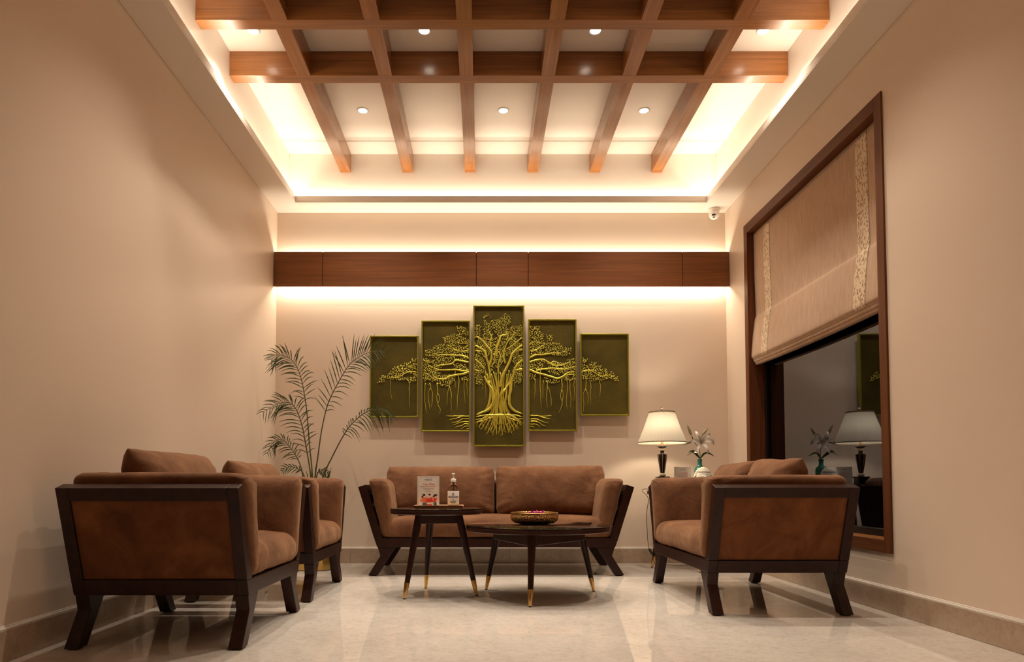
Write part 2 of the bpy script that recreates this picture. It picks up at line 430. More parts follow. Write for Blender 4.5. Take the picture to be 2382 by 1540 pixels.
prof = smooth_path(prof, 5)
def sheet(bm, pr, y0, y1, th, ny=40, wob=True):
    rows = []
    for (dx, z) in pr:
        row = []
        for i in range(ny+1):
            y = y0+(y1-y0)*i/ny
            d = .004*noise.noise(Vector((y*2.5, z*2.0, 3)))
            sag = -.012*math.sin(PI*(y+cy-OY0)/(OY1-OY0))*max(0, min(1, (2.2-z)/.4)) if wob else 0
            row.append((dx+d, y, z-OZ1+sag))
        rows.append(row)
    A = [[bm.verts.new(p) for p in r] for r in rows]; B = [[bm.verts.new((p[0]+th, p[1], p[2])) for p in r] for r in rows]
    for S, fl in ((A, 0), (B, 1)):
        for r0, r1 in zip(S, S[1:]):
            for i in range(len(r0)-1): bm.faces.new((r0[i], r0[i+1], r1[i+1], r1[i]))
    n = len(A[0])-1
    for k in range(len(A)-1):
        bm.faces.new((A[k][0], A[k+1][0], B[k+1][0], B[k][0])); bm.faces.new((A[k][n], A[k+1][n], B[k+1][n], B[k][n]))
    for i in range(n):
        bm.faces.new((A[0][i], A[0][i+1], B[0][i+1], B[0][i])); bm.faces.new((A[-1][i], A[-1][i+1], B[-1][i+1], B[-1][i]))
hy0, hy1 = OY0-cy+.008, OY1-cy-.006
link('blind_fabric', one(sheet, prof, hy0, hy1, .003), M_linen, bl, smooth=180)
for k, (dz, dx) in enumerate(((-.0, .004), (-.022, .012), (-.042, .022))):
    pr = smooth_path([(dx+.012, 1.83+dz), (dx-.020, 1.80+dz), (dx-.030, 1.775+dz), (dx-.020, 1.757+dz), (dx+.012, 1.762+dz)], 5)
    link('bottom_fold', one(sheet, pr, hy0+.004*k, hy1-.004*k, .003), M_linen, bl, smooth=180)
for (a, b) in ((4.0, 4.13), (5.385, 5.505)):
    pr = [(dx-.0022, z) for dx, z in prof[:-4]]
    link('lace_border', one(sheet, pr, a-cy, b-cy, .0015, 8), M_lace, bl, smooth=180)
link('head_rail', one(box, (.006, hy0, -.045), (.04, hy1, -.001)), M_linen, bl, bevel=.003)

# ------------------------------------------------------------------ seating
def wn(p, s=1.0, a=.004, seed=0):
    return a*noise.noise(Vector((p[0]*9*s+seed, p[1]*9*s, p[2]*9*s)))
def make_seat(name, label, cat, W, D, group=None):
    root = thing(name, label, cat, group=group); w2 = W/2; d2 = D/2
    # base frame
    bm = newbm(); z0, z1 = .222, .292
    prism(bm, [(-w2, z1), (-w2+.026, z0), (w2-.026, z0), (w2, z1)], 'y', -d2, -d2+.05)
    prism(bm, [(-w2, z1), (-w2+.026, z0), (w2-.026, z0), (w2, z1)], 'y', d2-.05, d2)
    for s in (-1, 1):
        pl = [(s*w2, z1), (s*(w2-.026), z0), (s*(w2-.076), z0), (s*(w2-.06), z1)]
        prism(bm, pl, 'y', -d2+.0505, d2-.0505)
    box(bm, (-w2+.07, -d2+.06, .262), (w2-.07, d2-.06, .280))
    link('base_frame', bm, M_esp, root, bevel=.0025)
    leg = [(-w2+.029, z0), (-w2+.049, .155), (-w2-.044, .006), (-w2+.029, .006), (-w2+.165, z0)]
    for s in (-1, 1):
        for y0 in (-d2+.004, d2-.064):
            bm = newbm(); prism(bm, [(-s*p[0], p[1]) for p in leg], 'y', y0, y0+.06)
            lo = link('leg', bm, M_esp, root, bevel=.003)
            bm = newbm(); xc = s*(w2+.0075); box(bm, (xc-.022, y0+.012, 0.0), (xc+.022, y0+.048, .007))
            link('glide', bm, M_rubber, lo)
    # flared arm frames
    nx, nz = .953, -.302; t = .062
    for s in (-1, 1):
        def q(x, z): return (s*x, z)
        ob, ot = (w2, z1+.001), (w2+.127, .690)
        it, ib = (ot[0]-nx*t, ot[1]-nz*t), (w2-.064, z1+.001)
        dx, dz = (ot[0]-ob[0])/.42, (ot[1]-ob[1])/.42
        def lerp(a, b, f): return (a[0]+(b[0]-a[0])*f, a[1]+(b[1]-a[1])*f)
        f = 1-.058/.42
        bm = newbm()
        for y0, y1 in ((-d2, -d2+.052), (d2-.052, d2)): prism(bm, [q(*ob), q(*ot), q(*it), q(*ib)], 'y', y0, y1)
        om, im = lerp(ob, ot, f), lerp(ib, it, f)
        prism(bm, [q(*om), q(*ot), q(*it), q(*im)], 'y', -d2+.0521, d2-.0521)
        fr = link('arm_frame', bm, M_esp, root, bevel=.0025)
        # suede panel let into the frame, slightly padded
        def wp(p, om=om, im=im, ob=ob, s=s):
            u, y, v = p      # u 0..1 depth, y along, v 0..1 height
            b0 = (ob[0]+(om[0]-ob[0])*v, ob[1]+(om[1]-ob[1])*v)
            pad = .006*(1-abs(2*v-1)**4)*(1-abs(y/(d2-.052))**6)
            k = .012-pad+.03*u
            return Vector((s*(b0[0]-nx*k), y, b0[1]-nz*k*.3+.0))
        bm = newbm(); n = 14; G = [[[None]*(n+1) for _ in range(n+1)] for _ in range(2)]
        for u in (0, 1):
            for i in range(n+1):
                for j in range(n+1):
                    G[u][i][j] = bm.verts.new(wp((u, -d2+.0525+(D-.105)*i/n, j/n)))
            for i in range(n):
                for j in range(n): bm.faces.new((G[u][i][j], G[u][i+1][j], G[u][i+1][j+1], G[u][i][j+1]))
        for i in range(n):
            for a, b2 in (((i, 0), (i+1, 0)), ((i, n), (i+1, n)), ((0, i), (0, i+1)), ((n, i), (n, i+1))):
                bm.faces.new((G[0][a[0]][a[1]], G[0][b2[0]][b2[1]], G[1][b2[0]][b2[1]], G[1][a[0]][a[1]]))
        link('side_panel', bm, M_suede_side, fr, smooth=50)
        # arm cushion leaning on the frame
        def wa(p, s=s):
            v = (p.z-.30)/(.757-.30)
            xo = (w2-.066)+(.062+.127-.059)*min(v, 1.2)*.93 + .010*max(0, v-.86)/.14
            th = .085+.065*v
            x = xo - (p.x)*th
            bow = .012*math.sin(PI*max(0, min(1, v)))
            x -= bow*p.x
            y = p.y
            d = wn((x*s, y, p.z), .8, .005, 3*s)
            # puckers at the top front corner
            pk = max(0, 1-Vector((y+d2, p.z-.74)).length/.11)
            d += .006*pk*math.sin(math.atan2(p.z-.70, y+d2-.05)*13)
            zz = p.z+d*.6+.003*math.sin(PI*(y+d2)/D)*(1 if v > .8 else 0)
            return Vector((s*(x-d), y-d*.6, zz))
        bm = newbm(); rr = newbm()
        # rounded box in a normalised frame: x 0..1 (outer to inner)
        lo, hi = Vector((0, -d2-.012, .294)), Vector((1, d2-.006, .757))
        tmp = newbm(); rbox(tmp, (0, lo.y, lo.z), (.15, hi.y, hi.z), .055, 18)
        for v in tmp.verts: v.co = wa(Vector((v.co.x/.15, v.co.y, v.co.z)))
        link('arm_cushion', tmp, M_suede, root, smooth=180)
        bm.free(); rr.free()
    # back: frame and padded back
    bm = newbm()
    def xr(z): return w2-.066+.13*(z-.29)/.40
    za, zb = z1+.001, .700
    prism(bm, [(-xr(za), za), (-xr(zb), zb), (xr(zb), zb), (xr(za), za)], 'y', d2-.05, d2-.002)
    link('back_frame', bm, M_esp, root, bevel=.0025)
    tmp = newbm(); rbox(tmp, (-1, d2-.17, .30), (1, d2-.052, .757), .05, 18)
    for v in tmp.verts:
        p = v.co; k = xr(p.z)-.075; d = wn((p.x, p.y, p.z), .8, .005, 9)
        v.co = Vector((p.x*k, p.y-.02*(p.z-.3)+d, p.z+d))
    link('backrest', tmp, M_suede, root, smooth=180)
    # seat
    tmp = newbm(); rbox(tmp, (-w2+.035, -d2-.016, .288), (w2-.035, d2-.12, .445), .065, 20)
    for v in tmp.verts:
        p = v.co; u = p.x/(w2-.035); vv = (p.y+d2+.016)/(D-.104)*2-1
        dome = .022*(1-abs(u)**3)*(1-abs(vv)**3) if p.z > .37 else 0
        d = wn(p, .9, .007, 5)+.009*noise.noise(Vector((p.x*22, p.y*4, p.z*6)))
        fr_ = max(0, 1-(p.y+d2+.016)/.05)
        corner = .022*abs(u)**6*fr_
        v.co = Vector((p.x*(1-.02*fr_), p.y-d*fr_+corner, p.z+dome+d*.8-corner*.8))
    link('seat', tmp, M_suede, root, smooth=180)
    root['D'] = D
    return root
def make_pillow(name, label, w_top, w_bot, h, th, group, seed=0):
    "loose back pillow: base at z=0, leaning handled by the root"
    bm = newbm(); n = 34; V = {}
    for side in (-1, 1):
        for i in range(n+1):
            for j in range(n+1):
                u = -math.cos(PI*i/n); v = -math.cos(PI*j/n)
                if side == 1 and (i in (0, n) or j in (0, n)): V[side, i, j] = V[-1, i, j]; continue
                # pinched edges: corners stick out, sides draw in
                hw = (w_bot+(w_top-w_bot)*(v+1)/2)/2
                cr = 1-.05*max(0, abs(u)-.75)/.25*max(0, abs(v)-.7)/.3
                x = u*hw*cr*(1-.02*(1-v*v)*abs(u))
                z = h/2+v*h/2*(1-.05*(1-abs(u)**2)*(1 if v < 0 else .35))
                t = th/2*((1-abs(u)**5)**.5)*((1-abs(v)**4.2)**.5)*(.86+.14*(1-u*u)*(1-v*v))
                wr = .012*noise.noise(Vector((x*6+seed, z*6, side*2)))+.004*noise.noise(Vector((x*19+seed, z*13, side*2)))
                rim = max(abs(u), abs(v))
                pk = .011*math.sin(math.atan2(v, u)*26+seed)*max(0, (rim-.6)/.4)*(1-rim)**.4
                y = side*(t+(wr+pk)*(1 if rim < .995 else 0)) + .01*noise.noise(Vector((x*3, z*3, seed)))
                V[side, i, j] = bm.verts.new((x, y, z+.006*noise.noise(Vector((x*5, seed, 1)))))
    for side in (-1, 1):
        for i in range(n):
            for j in range(n): bm.faces.new((V[side, i, j], V[side, i+1, j], V[side, i+1, j+1], V[side, i, j+1]))
    root = link(name, bm, M_suede, smooth=180)
    tag(root, label, 'cushion', group)
    return root
GRP = 'dark framed brown suede lounge seating'
sofa = make_seat('sofa', 'brown suede sofa with flared dark wood arms against the back wall', 'sofa', 1.90, .755, GRP)
SY = 5.325+.3775; SX = .108
sofa.location = (SX, SY, 0)
love = make_seat('loveseat', 'brown suede loveseat under the window, seen from its right side', 'loveseat', 1.22, .765, GRP)
love.location = (1.235+.3825, 3.742+.61, 0); love.rotation_euler = (0, 0, -PI/2)
arm1 = make_seat('armchair', 'brown suede armchair nearest to the camera, backed to the left wall', 'armchair', .85, .765, GRP)
arm1.location = (-1.018-.3825, 2.975+.425, 0); arm1.rotation_euler = (0, 0, PI/2)
arm2 = copy_tree(arm1); arm2['label'] = 'brown suede armchair beside the potted palm, half hidden by the nearer armchair'
arm2.location = (-1.025-.3825, 4.16+.425, 0)
PG = 'loose brown suede back cushions'
def put_pillow(p, x, y, z, rz, lean=13, roll=0):
    p.location = (x, y, z); p.rotation_euler = (Matrix.Rotation(rz, 3, 'Z') @ Matrix.Rotation(R(roll), 3, 'Y') @ Matrix.Rotation(-R(lean), 3, 'X')).to_euler()
p = make_pillow('back_cushion', 'wide brown suede cushion on the left half of the sofa', .935, .93, .435, .23, PG, 1); put_pillow(p, SX-.464, SY+.055, .442, 0, 14)
p = make_pillow('back_cushion', 'wide brown suede cushion on the right half of the sofa', .945, .935, .44, .23, PG, 5); put_pillow(p, SX+.472, SY+.055, .442, 0, 14)
lx = 1.235+.3825+.055
p = make_pillow('back_cushion', 'brown suede cushion on the loveseat, half nearer to the camera', .60, .54, .43, .23, PG, 9); put_pillow(p, lx, 4.075, .442, -PI/2, 14, 2)
p = make_pillow('back_cushion', 'brown suede cushion on the loveseat, half nearer to the back wall', .60, .54, .425, .23, PG, 13); put_pillow(p, lx, 4.66, .442, -PI/2, 14, -2)
p = make_pillow('back_cushion', 'brown suede cushion on the armchair nearest to the camera', .84, .72, .435, .24, PG, 17); put_pillow(p, -1.4-.055, 3.40, .442, PI/2, 14, 0)
p = make_pillow('back_cushion', 'brown suede cushion on the armchair beside the palm', .84, .72, .425, .24, PG, 21); put_pillow(p, -1.407-.055, 4.585, .442, PI/2, 14, 0)

# ------------------------------------------------------------------ round tables
def make_table(name, label, cx, cy_, Rt, zt_, Rf, Rl, angles, group, ap=.06):
    root = thing(name, label, 'table', (cx, cy_, 0), 0, group)
    link('tabletop', one(lathe, [(Rt-.012, zt_-.036), (Rt-.002, zt_-.032), (Rt, zt_-.010), (Rt-.001, zt_-.0085)], 96), M_esp, root, smooth=40)
    link('glass_top', one(lathe, [(Rt-.004, zt_-.0083), (Rt-.0015, zt_-.007), (Rt-.0015, zt_-.0012), (Rt-.004, zt_)], 96), M_gtop, root, smooth=40)
    # three-armed apron under the top
    bm = newbm(); pts = []
    for a in angles:
        a = R(a); pts += [(math.cos(a-.10)*(Rl+.02), math.sin(a-.10)*(Rl+.02)), (math.cos(a+.10)*(Rl+.02), math.sin(a+.10)*(Rl+.02))]
    pts.sort(key=lambda p_: math.atan2(p_[1], p_[0]))
    prism(bm, pts, 'z', zt_-.036-ap, zt_-.0365)
    link('apron', bm, M_esp, root, bevel=.003)
    for a in angles:
        a = R(a); ca, sa = math.cos(a), math.sin(a)
        top = Vector((ca*Rl, sa*Rl, zt_-.040)); bot = Vector((ca*Rf, sa*Rf, .006)); L = (top-bot).length
        def pt(s): return bot.lerp(top, s)
        tip = .092/L
        lg = link('leg', one(tube, [pt(tip), pt(tip+.2), pt(.85), pt(1)], [.0165, .0185, .0245, .0235], 24), M_esp, root, smooth=40)
        link('brass_ferrule', one(tube, [pt(0), pt(.004), pt(tip), pt(tip+.004)], [.0095, .0105, .0172, .0165], 24), M_brass, lg, smooth=40)
        link('glide', one(lathe, [(.008, 0), (.009, .001), (.009, .007)], 16, (bot.x, bot.y, 0)), M_rubber, lg, smooth=40)
    return root
TG = 'dark round tables with brass tipped legs'
T1 = (-.299, 4.447); T2 = (.3555, 4.382); T3 = (1.70, 5.79)
make_table('side_table', 'taller small round dark table with three brass tipped legs, holding the tray', T1[0], T1[1], .300, .555, .268, .150, (227, 109, -12), TG)
make_table('coffee_table', 'lower wide round dark table with three brass tipped legs, holding the brass bowl', T2[0], T2[1], .459, .451, .418, .315, (142, 259, 24), TG, .07)
make_table('side_table', 'round dark table behind the loveseat holding the lit lamp', T3[0], T3[1], .300, .660, .262, .150, (162, 282, 42), TG)

# ------------------------------------------------------------------ tray, card, sanitiser
def lightwood():
    m, nt, b = nodes('light_tray_wood'); n = noise_n(nt, texco(nt, 'Object', (3, 60, 60)), 2, 4)
    nt.links.new(ramp(nt, n, [(.3, (.42, .22, .10)), (.7, (.60, .36, .19))]), b.inputs['Base Color']); b.inputs['Roughness'].default_value = .5; return m
M_tray = lightwood()
tz = .5555
tray = thing('serving_tray', 'small light wood tray on the taller round table', 'tray', (-.279, 4.42, tz))
bm = newbm(); box(bm, (-.145, -.095, 0), (.145, .095, .006)); link('tray_base', bm, M_tray, tray, bevel=.001)
bm = newbm()
prism(bm, [(-.095, .0062), (-.0865, .0062), (-.092, .020), (-.104, .020)], 'x', -.155, .155)
prism(bm, [(.095, .0062), (.0865, .0062), (.092, .020), (.104, .020)], 'x', -.155, .155)
prism(bm, [(-.145, .0062), (-.136, .0062), (-.142, .019), (-.158, .019)], 'y', -.086, .086)
prism(bm, [(.145, .0062), (.136, .0062), (.142, .019), (.158, .019)], 'y', -.086, .086)
link('tray_rim', bm, M_tray, tray, bevel=.001)
def flat(name, col, rough=.6): return plain(name, col, rough)
K_ink = flat('dark_ink', (.05, .035, .035)); K_red = flat('red_ink', (.62, .05, .04)); K_tan = flat('tan_ink', (.55, .28, .14))
K_or = flat('orange_ink', (.80, .18, .08)); K_teal = flat('teal_ink', (.04, .12, .13)); K_skin = flat('skin_ink', (.75, .36, .24))
K_pink = flat('pink_ink', (.82, .48, .36)); K_navy = flat('navy_ink', (.03, .02, .10)); K_green = flat('green_ink', (.12, .25, .14)); K_grey = flat('grey_ink', (.35, .28, .26))
K_blue = flat('blue_grey_ink', (.30, .42, .44))
def patch(bm, pts, y=0):
    v = [bm.verts.new((a, y, b)) for a, b in pts]; v2 = [bm.verts.new((a, y+.0003, b)) for a, b in pts]
    bm.faces.new(v); bm.faces.new(v2[::-1])
    for i in range(len(v)): bm.faces.new((v[i], v2[i], v2[(i+1) % len(v)], v[(i+1) % len(v)]))
def disc_pts(cx, cz, rx, rz, n=16, a0=0, a1=2*PI): return [(cx+rx*math.cos(a0+(a1-a0)*i/n), cz+rz*math.sin(a0+(a1-a0)*i/n)) for i in range(n)]
M_acr = plain('clear_acrylic', (.97, .95, .93), .05, 0, .5, Transmission_Weight=1.0, IOR=1.45)
def make_card(label, loc, rz, full, Wd=.147, Ht=.203):
    card = thing('sign_stand', label, 'sign', loc, rz, 'acrylic notice stands asking guests to wear a mask')
    bm = newbm(); box(bm, (-Wd/2, .004, 0), (Wd/2, .0065, Ht)); box(bm, (-Wd/2, .0067, 0), (Wd/2, .055, .003))
    link('acrylic_holder', bm, M_acr, card, bevel=.0005)
    link('printed_sheet', one(box, (-Wd/2+.003, .0015, .003), (Wd/2-.003, .0035, Ht-.003)), M_pap, card)
    bm = newbm()
    for a, b in (((-.064, .0), (.064, .0008)),):
        x0, x1, z0, z1 = -.0655, .0655, .010, Ht-.010
        for lo, hi in (((x0, 0), (x1, 0)),):
            box(bm, (x0, .0011, z1-.0008), (x1, .0014, z1)); box(bm, (x0, .0011, z0), (x1, .0014, z0+.0008))
            box(bm, (x0, .0011, z0+.0009), (x0+.0008, .0014, z1-.0009)); box(bm, (x1-.0008, .0011, z0+.0009), (x1, .0014, z1-.0009))
    link('print_border', bm, K_grey, card)
    Y = .001
    lettering(card, 'Home in', (0, Y, .172), .014, K_ink)
    bm = newbm(); patch(bm, [(-.012, .186), (.012, .186), (.012, .1868), (-.012, .1868)], Y); patch(bm, [(.015, .184), (.022, .187), (.025, .184)], Y); link('logo_mark', bm, K_grey, card)
    lettering(card, 'Wear', (-.018, Y, .142), .0165, K_tan); lettering(card, 'Mask', (.023, Y, .142), .0175, K_red)
    lettering(card, 'COVER FOR YOUR SAFETY', (0, Y, .130), .0088, K_or)
    lettering(card, 'a face mask keeps you and the', (0, Y, .121), .0062, K_grey); lettering(card, 'people around you safe', (0, Y, .1145), .0062, K_grey)
    lettering(card, '19', (-.013, Y, .1015), .008, K_ink); lettering(card, 'hygiene', (.006, Y, .1015), .0065, K_grey)
    if not full: return card
    # three people in masks, flat colour shapes as printed
    def shape(name, mat, polys, y):
        bm = newbm()
        for k, q in enumerate(polys): patch(bm, q, y-.00002*k)
        o = link(name, bm, mat, card); o['kind'] = 'stuff'; return o
    shape('printed_trousers', K_teal, [[(-.040, .006), (-.011, .006), (-.006, .028), (-.036, .030)], [(.033, .006), (.056, .006), (.052, .034), (.034, .034)]], .0011)
    shape('printed_shirts', K_or, [[(-.055, .042), (-.050, .034), (-.034, .030), (-.010, .030), (-.008, .056), (-.018, .066), (-.034, .064), (-.044, .054)],
                                   [(.024, .060), (.018, .054), (.026, .036), (.036, .030), (.044, .032), (.032, .066)]], .00095)
    shape('printed_red_shirts', K_red, [[(-.014, .030), (.032, .032), (.026, .064), (.012, .060), (.004, .054), (-.004, .062), (-.012, .064)],
                                        [(.034, .034), (.048, .034), (.060, .056), (.054, .064), (.036, .058)], [(-.010, .008), (.024, .008), (.024, .019), (-.010, .019)]], .0008)
    shape('printed_arms', K_skin, [[(-.056, .040), (-.050, .052), (-.030, .064), (-.030, .058), (-.044, .044), (-.028, .034), (-.034, .029)], [(-.018, .064), (-.006, .070), (.0, .060), (-.010, .052)],
                                   [(.022, .066), (.030, .070), (.036, .052), (.028, .044)], [(.056, .064), (.062, .056), (.056, .044), (.050, .048)]], .0007)
    shape('printed_heads', K_skin, [disc_pts(-.026, .070, .008, .010), disc_pts(.008, .073, .0065, .009), disc_pts(.047, .067, .0085, .010)], .0006)
    shape('printed_masks', K_pap if False else M_pap, [disc_pts(-.024, .066, .006, .005), disc_pts(.008, .068, .005, .005), disc_pts(.046, .063, .007, .0055), [(-.010, .020), (.026, .020), (.032, .028), (-.010, .028)]], .0005)
    shape('printed_hair', K_ink, [disc_pts(-.028, .078, .010, .007), disc_pts(-.038, .066, .006, .007), disc_pts(.008, .081, .008, .0055), disc_pts(.046, .076, .013, .0075), disc_pts(.036, .070, .006, .007)], .0004)
    shape('printed_sparks', K_grey, [disc_pts(x, z, .0022, .0022, 6) for x, z in ((-.045, .088), (-.026, .100), (-.008, .090), (.030, .094), (.050, .097), (.060, .088))], .001)
    return card
tf = tz+.0068
make_card('white notice card with three masked figures printed on it, standing on the light wood tray', (-.349, 4.415, tf), R(3), True)
make_card('small notice card on the round table behind the loveseat, beside the lamp base', (1.703, 5.80, .6605), R(-6), False)
# pump bottle
bot = thing('pump_bottle', 'clear hand sanitiser pump bottle with a white pump on the light wood tray', 'bottle', (-.187, 4.415, tf))
M_clear = plain('clear_plastic', (.98, .95, .92), .03, 0, .5, Transmission_Weight=1.0, IOR=1.12)
link('bottle_body', one(lathe, [(.033, 0), (.0362, .004), (.0365, .118), (.034, .132), (.024, .146), (.015, .155), (.0135, .160), (.0135, .166)], 40), M_clear, bot, smooth=50)
link('label', one(lathe, [(.0369, .016), (.0371, .0165), (.0371, .104), (.0369, .1045)], 40, (0, 0, 0), False), M_pap, bot, smooth=40)
link('pump_collar', one(lathe, [(.0165, .160), (.017, .162), (.017, .178), (.015, .181), (.0075, .184), (.007, .187)], 32), M_white, bot, smooth=40)
bm = newbm(); lathe(bm, [(.0055, .187), (.0045, .190), (.0045, .206)], 20)
lathe(bm, [(.0045, .206), (.010, .208), (.0115, .212), (.011, .217), (.006, .219)], 24)
prism(bm, [(-.004, .209), (.004, .209), (.003, .2165), (-.003, .2165)], 'y', -.034, .0)
link('pump_head', bm, M_white, bot, smooth=40)
link('dip_tube', one(tube, [(0, 0, .162), (0, -.002, .09), (.012, -.004, .02), (.020, -.004, .006)], .0022, 8), M_white, bot, smooth=60)
bm = newbm(); patch(bm, disc_pts(0, .086, .0045, .006, 10), -.0376); patch(bm, [(-.009, .0755), (.009, .0755), (.009, .0775), (-.009, .0775)], -.0376); link('label_logo', bm, K_ink, bot)
bm = newbm()
for i in range(8):
    a0 = -1.0+2.0*i/8; a1 = -1.0+2.0*(i+1)/8
    v = [bm.verts.new((.0374*math.sin(a), -.0374*math.cos(a), z)) for a, z in ((a0, .062), (a1, .062), (a1, .069), (a0, .069))]; bm.faces.new(v)
link('label_stripe', bm, K_navy, bot)
lettering(bot, 'HAND SANITIZER', (0, -.0379, .0638), .0048, M_pap)
bm = newbm(); patch(bm, [(-.022, .034), (-.008, .040), (-.002, .030), (.016, .032), (.006, .026), (-.008, .027)], -.0378); patch(bm, [(.004, .030), (.020, .045), (.018, .034), (.012, .028)], -.0379); link('label_leaf', bm, K_green, bot)
bm = newbm(); patch(bm, [(-.008, .034), (-.003, .046), (.001, .058), (.006, .046), (.009, .036), (.002, .030)], -.03795); link('label_dove', bm, K_blue, bot)

# ------------------------------------------------------------------ brass bowl with flowers
def hammered():
    m, nt, b = nodes('hammered_brass'); vo = nt.nodes.new('ShaderNodeTexVoronoi'); vo.inputs['Scale'].default_value = 95
    nt.links.new(texco(nt), vo.inputs['Vector']); b.inputs['Base Color'].default_value = (.78, .54, .24, 1)
    b.inputs['Metallic'].default_value = 1; b.inputs['Roughness'].default_value = .22; bump(nt, b, vo.outputs['Distance'], .9, .004); return m
M_ham = hammered()
bowl = thing('brass_bowl', 'hammered brass bowl with magenta petals on the lower round table', 'bowl', (.3435, 4.52, .4515))
link('bowl_body', one(lathe, [(.10, 0), (.128, .004), (.148, .016), (.158, .032), (.159, .050), (.153, .062), (.1545, .0665)], 72, (0, 0, 0), False), M_ham, bowl, smooth=60)
link('bowl_rim', one(lathe, [(.1548, .0665), (.1585, .068), (.1585, .072), (.155, .0735), (.152, .072), (.150, .060), (.154, .045), (.145, .018), (.12, .008), (.001, .006)], 72, (0, 0, 0), False), M_brass, bowl, smooth=40)
link('bowl_foot', one(lathe, [(.001, .0), (.10, .0), (.1005, .003)], 48, (0, 0, 0), False), M_ham, bowl)
M_water = plain('water', (.9, .95, .95), .02, 0, .5, Transmission_Weight=1.0, IOR=1.33)
link('water', one(lathe, [(.14, .012), (.1515, .050), (.1515, .0515)], 48), M_water, bowl, smooth=50)
M_mag = plain('magenta_petal', (.72, .014, .42), .5, 0, .4)
fl = thing('flower_cluster', 'magenta petals floating in the brass bowl', 'flowers', (.345, 4.52, .4515+.052))
random.seed(3)
for i in range(30):
    a = random.uniform(0, 2*PI); r_ = random.uniform(.004, .052); tilt = random.uniform(.3, 1.25); az = random.uniform(0, 2*PI)
    bm = newbm(); L = random.uniform(.018, .030); wd = L*.36; n = 5; rows = []
    for k in range(n+1):
        t = k/n; ww = wd*math.sin(PI*min(1, .12+t*.85))**.8; cz = L*t; cy2 = .006*t*t
        rows.append([bm.verts.new((s*ww/2, cy2+.003*abs(s), cz)) for s in (-1, 0, 1)])
    for A, B in zip(rows, rows[1:]):
        for s in range(2): bm.faces.new((A[s], A[s+1], B[s+1], B[s]))
    o = link('petal', bm, M_mag, fl, smooth=180)
    o.location = (r_*math.cos(a)*1.25, r_*math.sin(a), .001+random.uniform(0, .008)); o.rotation_euler = (tilt*.8-.2, random.uniform(-.5, .5), az)

# ------------------------------------------------------------------ table lamp
LX, LY = 1.541, 5.84; LZ = .6605
lamp = thing('table_lamp', 'lit table lamp with a pleated cream shade and black and white urn base', 'lamp', (LX, LY, LZ))
M_ivory = plain('ivory_ceramic', (.78, .68, .55), .25)
def stripewood():
    m, nt, b = nodes('striped_lacquer')
    t = nt.nodes.new('ShaderNodeTexCoord'); sp = nt.nodes.new('ShaderNodeSeparateXYZ'); nt.links.new(t.outputs['Object'], sp.inputs[0])
    at2 = nt.nodes.new('ShaderNodeMath'); at2.operation = 'ARCTAN2'; nt.links.new(sp.outputs[1], at2.inputs[0]); nt.links.new(sp.outputs[0], at2.inputs[1])
    s = nt.nodes.new('ShaderNodeMath'); s.operation = 'MULTIPLY'; nt.links.new(at2.outputs[0], s.inputs[0]); s.inputs[1].default_value = 7
    c = nt.nodes.new('ShaderNodeMath'); c.operation = 'COSINE'; nt.links.new(s.outputs[0], c.inputs[0])
    nt.links.new(ramp(nt, c.outputs[0], [(.90, (.012, .009, .009)), (.97, (.45, .30, .16))]), b.inputs['Base Color']); b.inputs['Roughness'].default_value = .15; return m
M_stripe = stripewood()
bm = newbm(); box(bm, (-.062, -.062, 0), (.062, .062, .016)); box(bm, (-.050, -.050, .0162), (.050, .050, .045)); box(bm, (-.055, -.055, .0452), (.055, .055, .060)); box(bm, (-.042, -.042, .0602), (.042, .042, .105)); box(bm, (-.050, -.050, .1052), (.050, .050, .118))
link('plinth', bm, M_black, lamp, bevel=.003)
link('ivory_ball', one(lathe, [(.018, .118), (.027, .124), (.029, .132), (.026, .141), (.016, .147)], 32), M_ivory, lamp, smooth=60)
link('urn', one(lathe, [(.016, .147), (.019, .152), (.028, .205), (.036, .260), (.0405, .303), (.0405, .308), (.015, .312)], 48), M_stripe, lamp, smooth=50)
link('urn_neck', one(lathe, [(.020, .3122), (.015, .322), (.017, .332), (.013, .336)], 32), M_black, lamp, smooth=50)
link('ivory_collar', one(lathe, [(.016, .3362), (.027, .342), (.029, .350), (.025, .358)], 32), M_ivory, lamp, smooth=60)
link('black_cup', one(lathe, [(.016, .3582), (.024, .362), (.044, .373), (.045, .375)], 32), M_black, lamp, smooth=50)
link('ivory_disc', one(lathe, [(.046, .3752), (.049, .377), (.049, .379), (.02, .381)], 32), M_ivory, lamp, smooth=50)
link('brass_stem', one(lathe, [(.011, .3812), (.0115, .44), (.006, .445), (.004, .70)], 20), plain('aged_brass', (.30, .20, .10), .35, 1), lamp, smooth=50)
bm = newbm()
for k in range(3):
    a = k*2*PI/3; tube(bm, [(.002*math.cos(a), .002*math.sin(a), .668), (.1025*math.cos(a), .1025*math.sin(a), .666)], .0018, 6)
sh = None
def shade_mat():
    m, nt, b = nodes('cream_pleated_shade'); b.inputs['Base Color'].default_value = (.70, .62, .50, 1); b.inputs['Roughness'].default_value = .8
    tr = nt.nodes.new('ShaderNodeBsdfTranslucent'); tr.inputs['Color'].default_value = (.125, .11, .088, 1)
    mx = nt.nodes.new('ShaderNodeMixShader'); mx.inputs[0].default_value = .35
    nt.links.new(b.outputs[0], mx.inputs[1]); nt.links.new(tr.outputs[0], mx.inputs[2]); nt.links.new(mx.outputs[0], nt.nodes['Material Output'].inputs[0]); return m
M_shade = shade_mat()
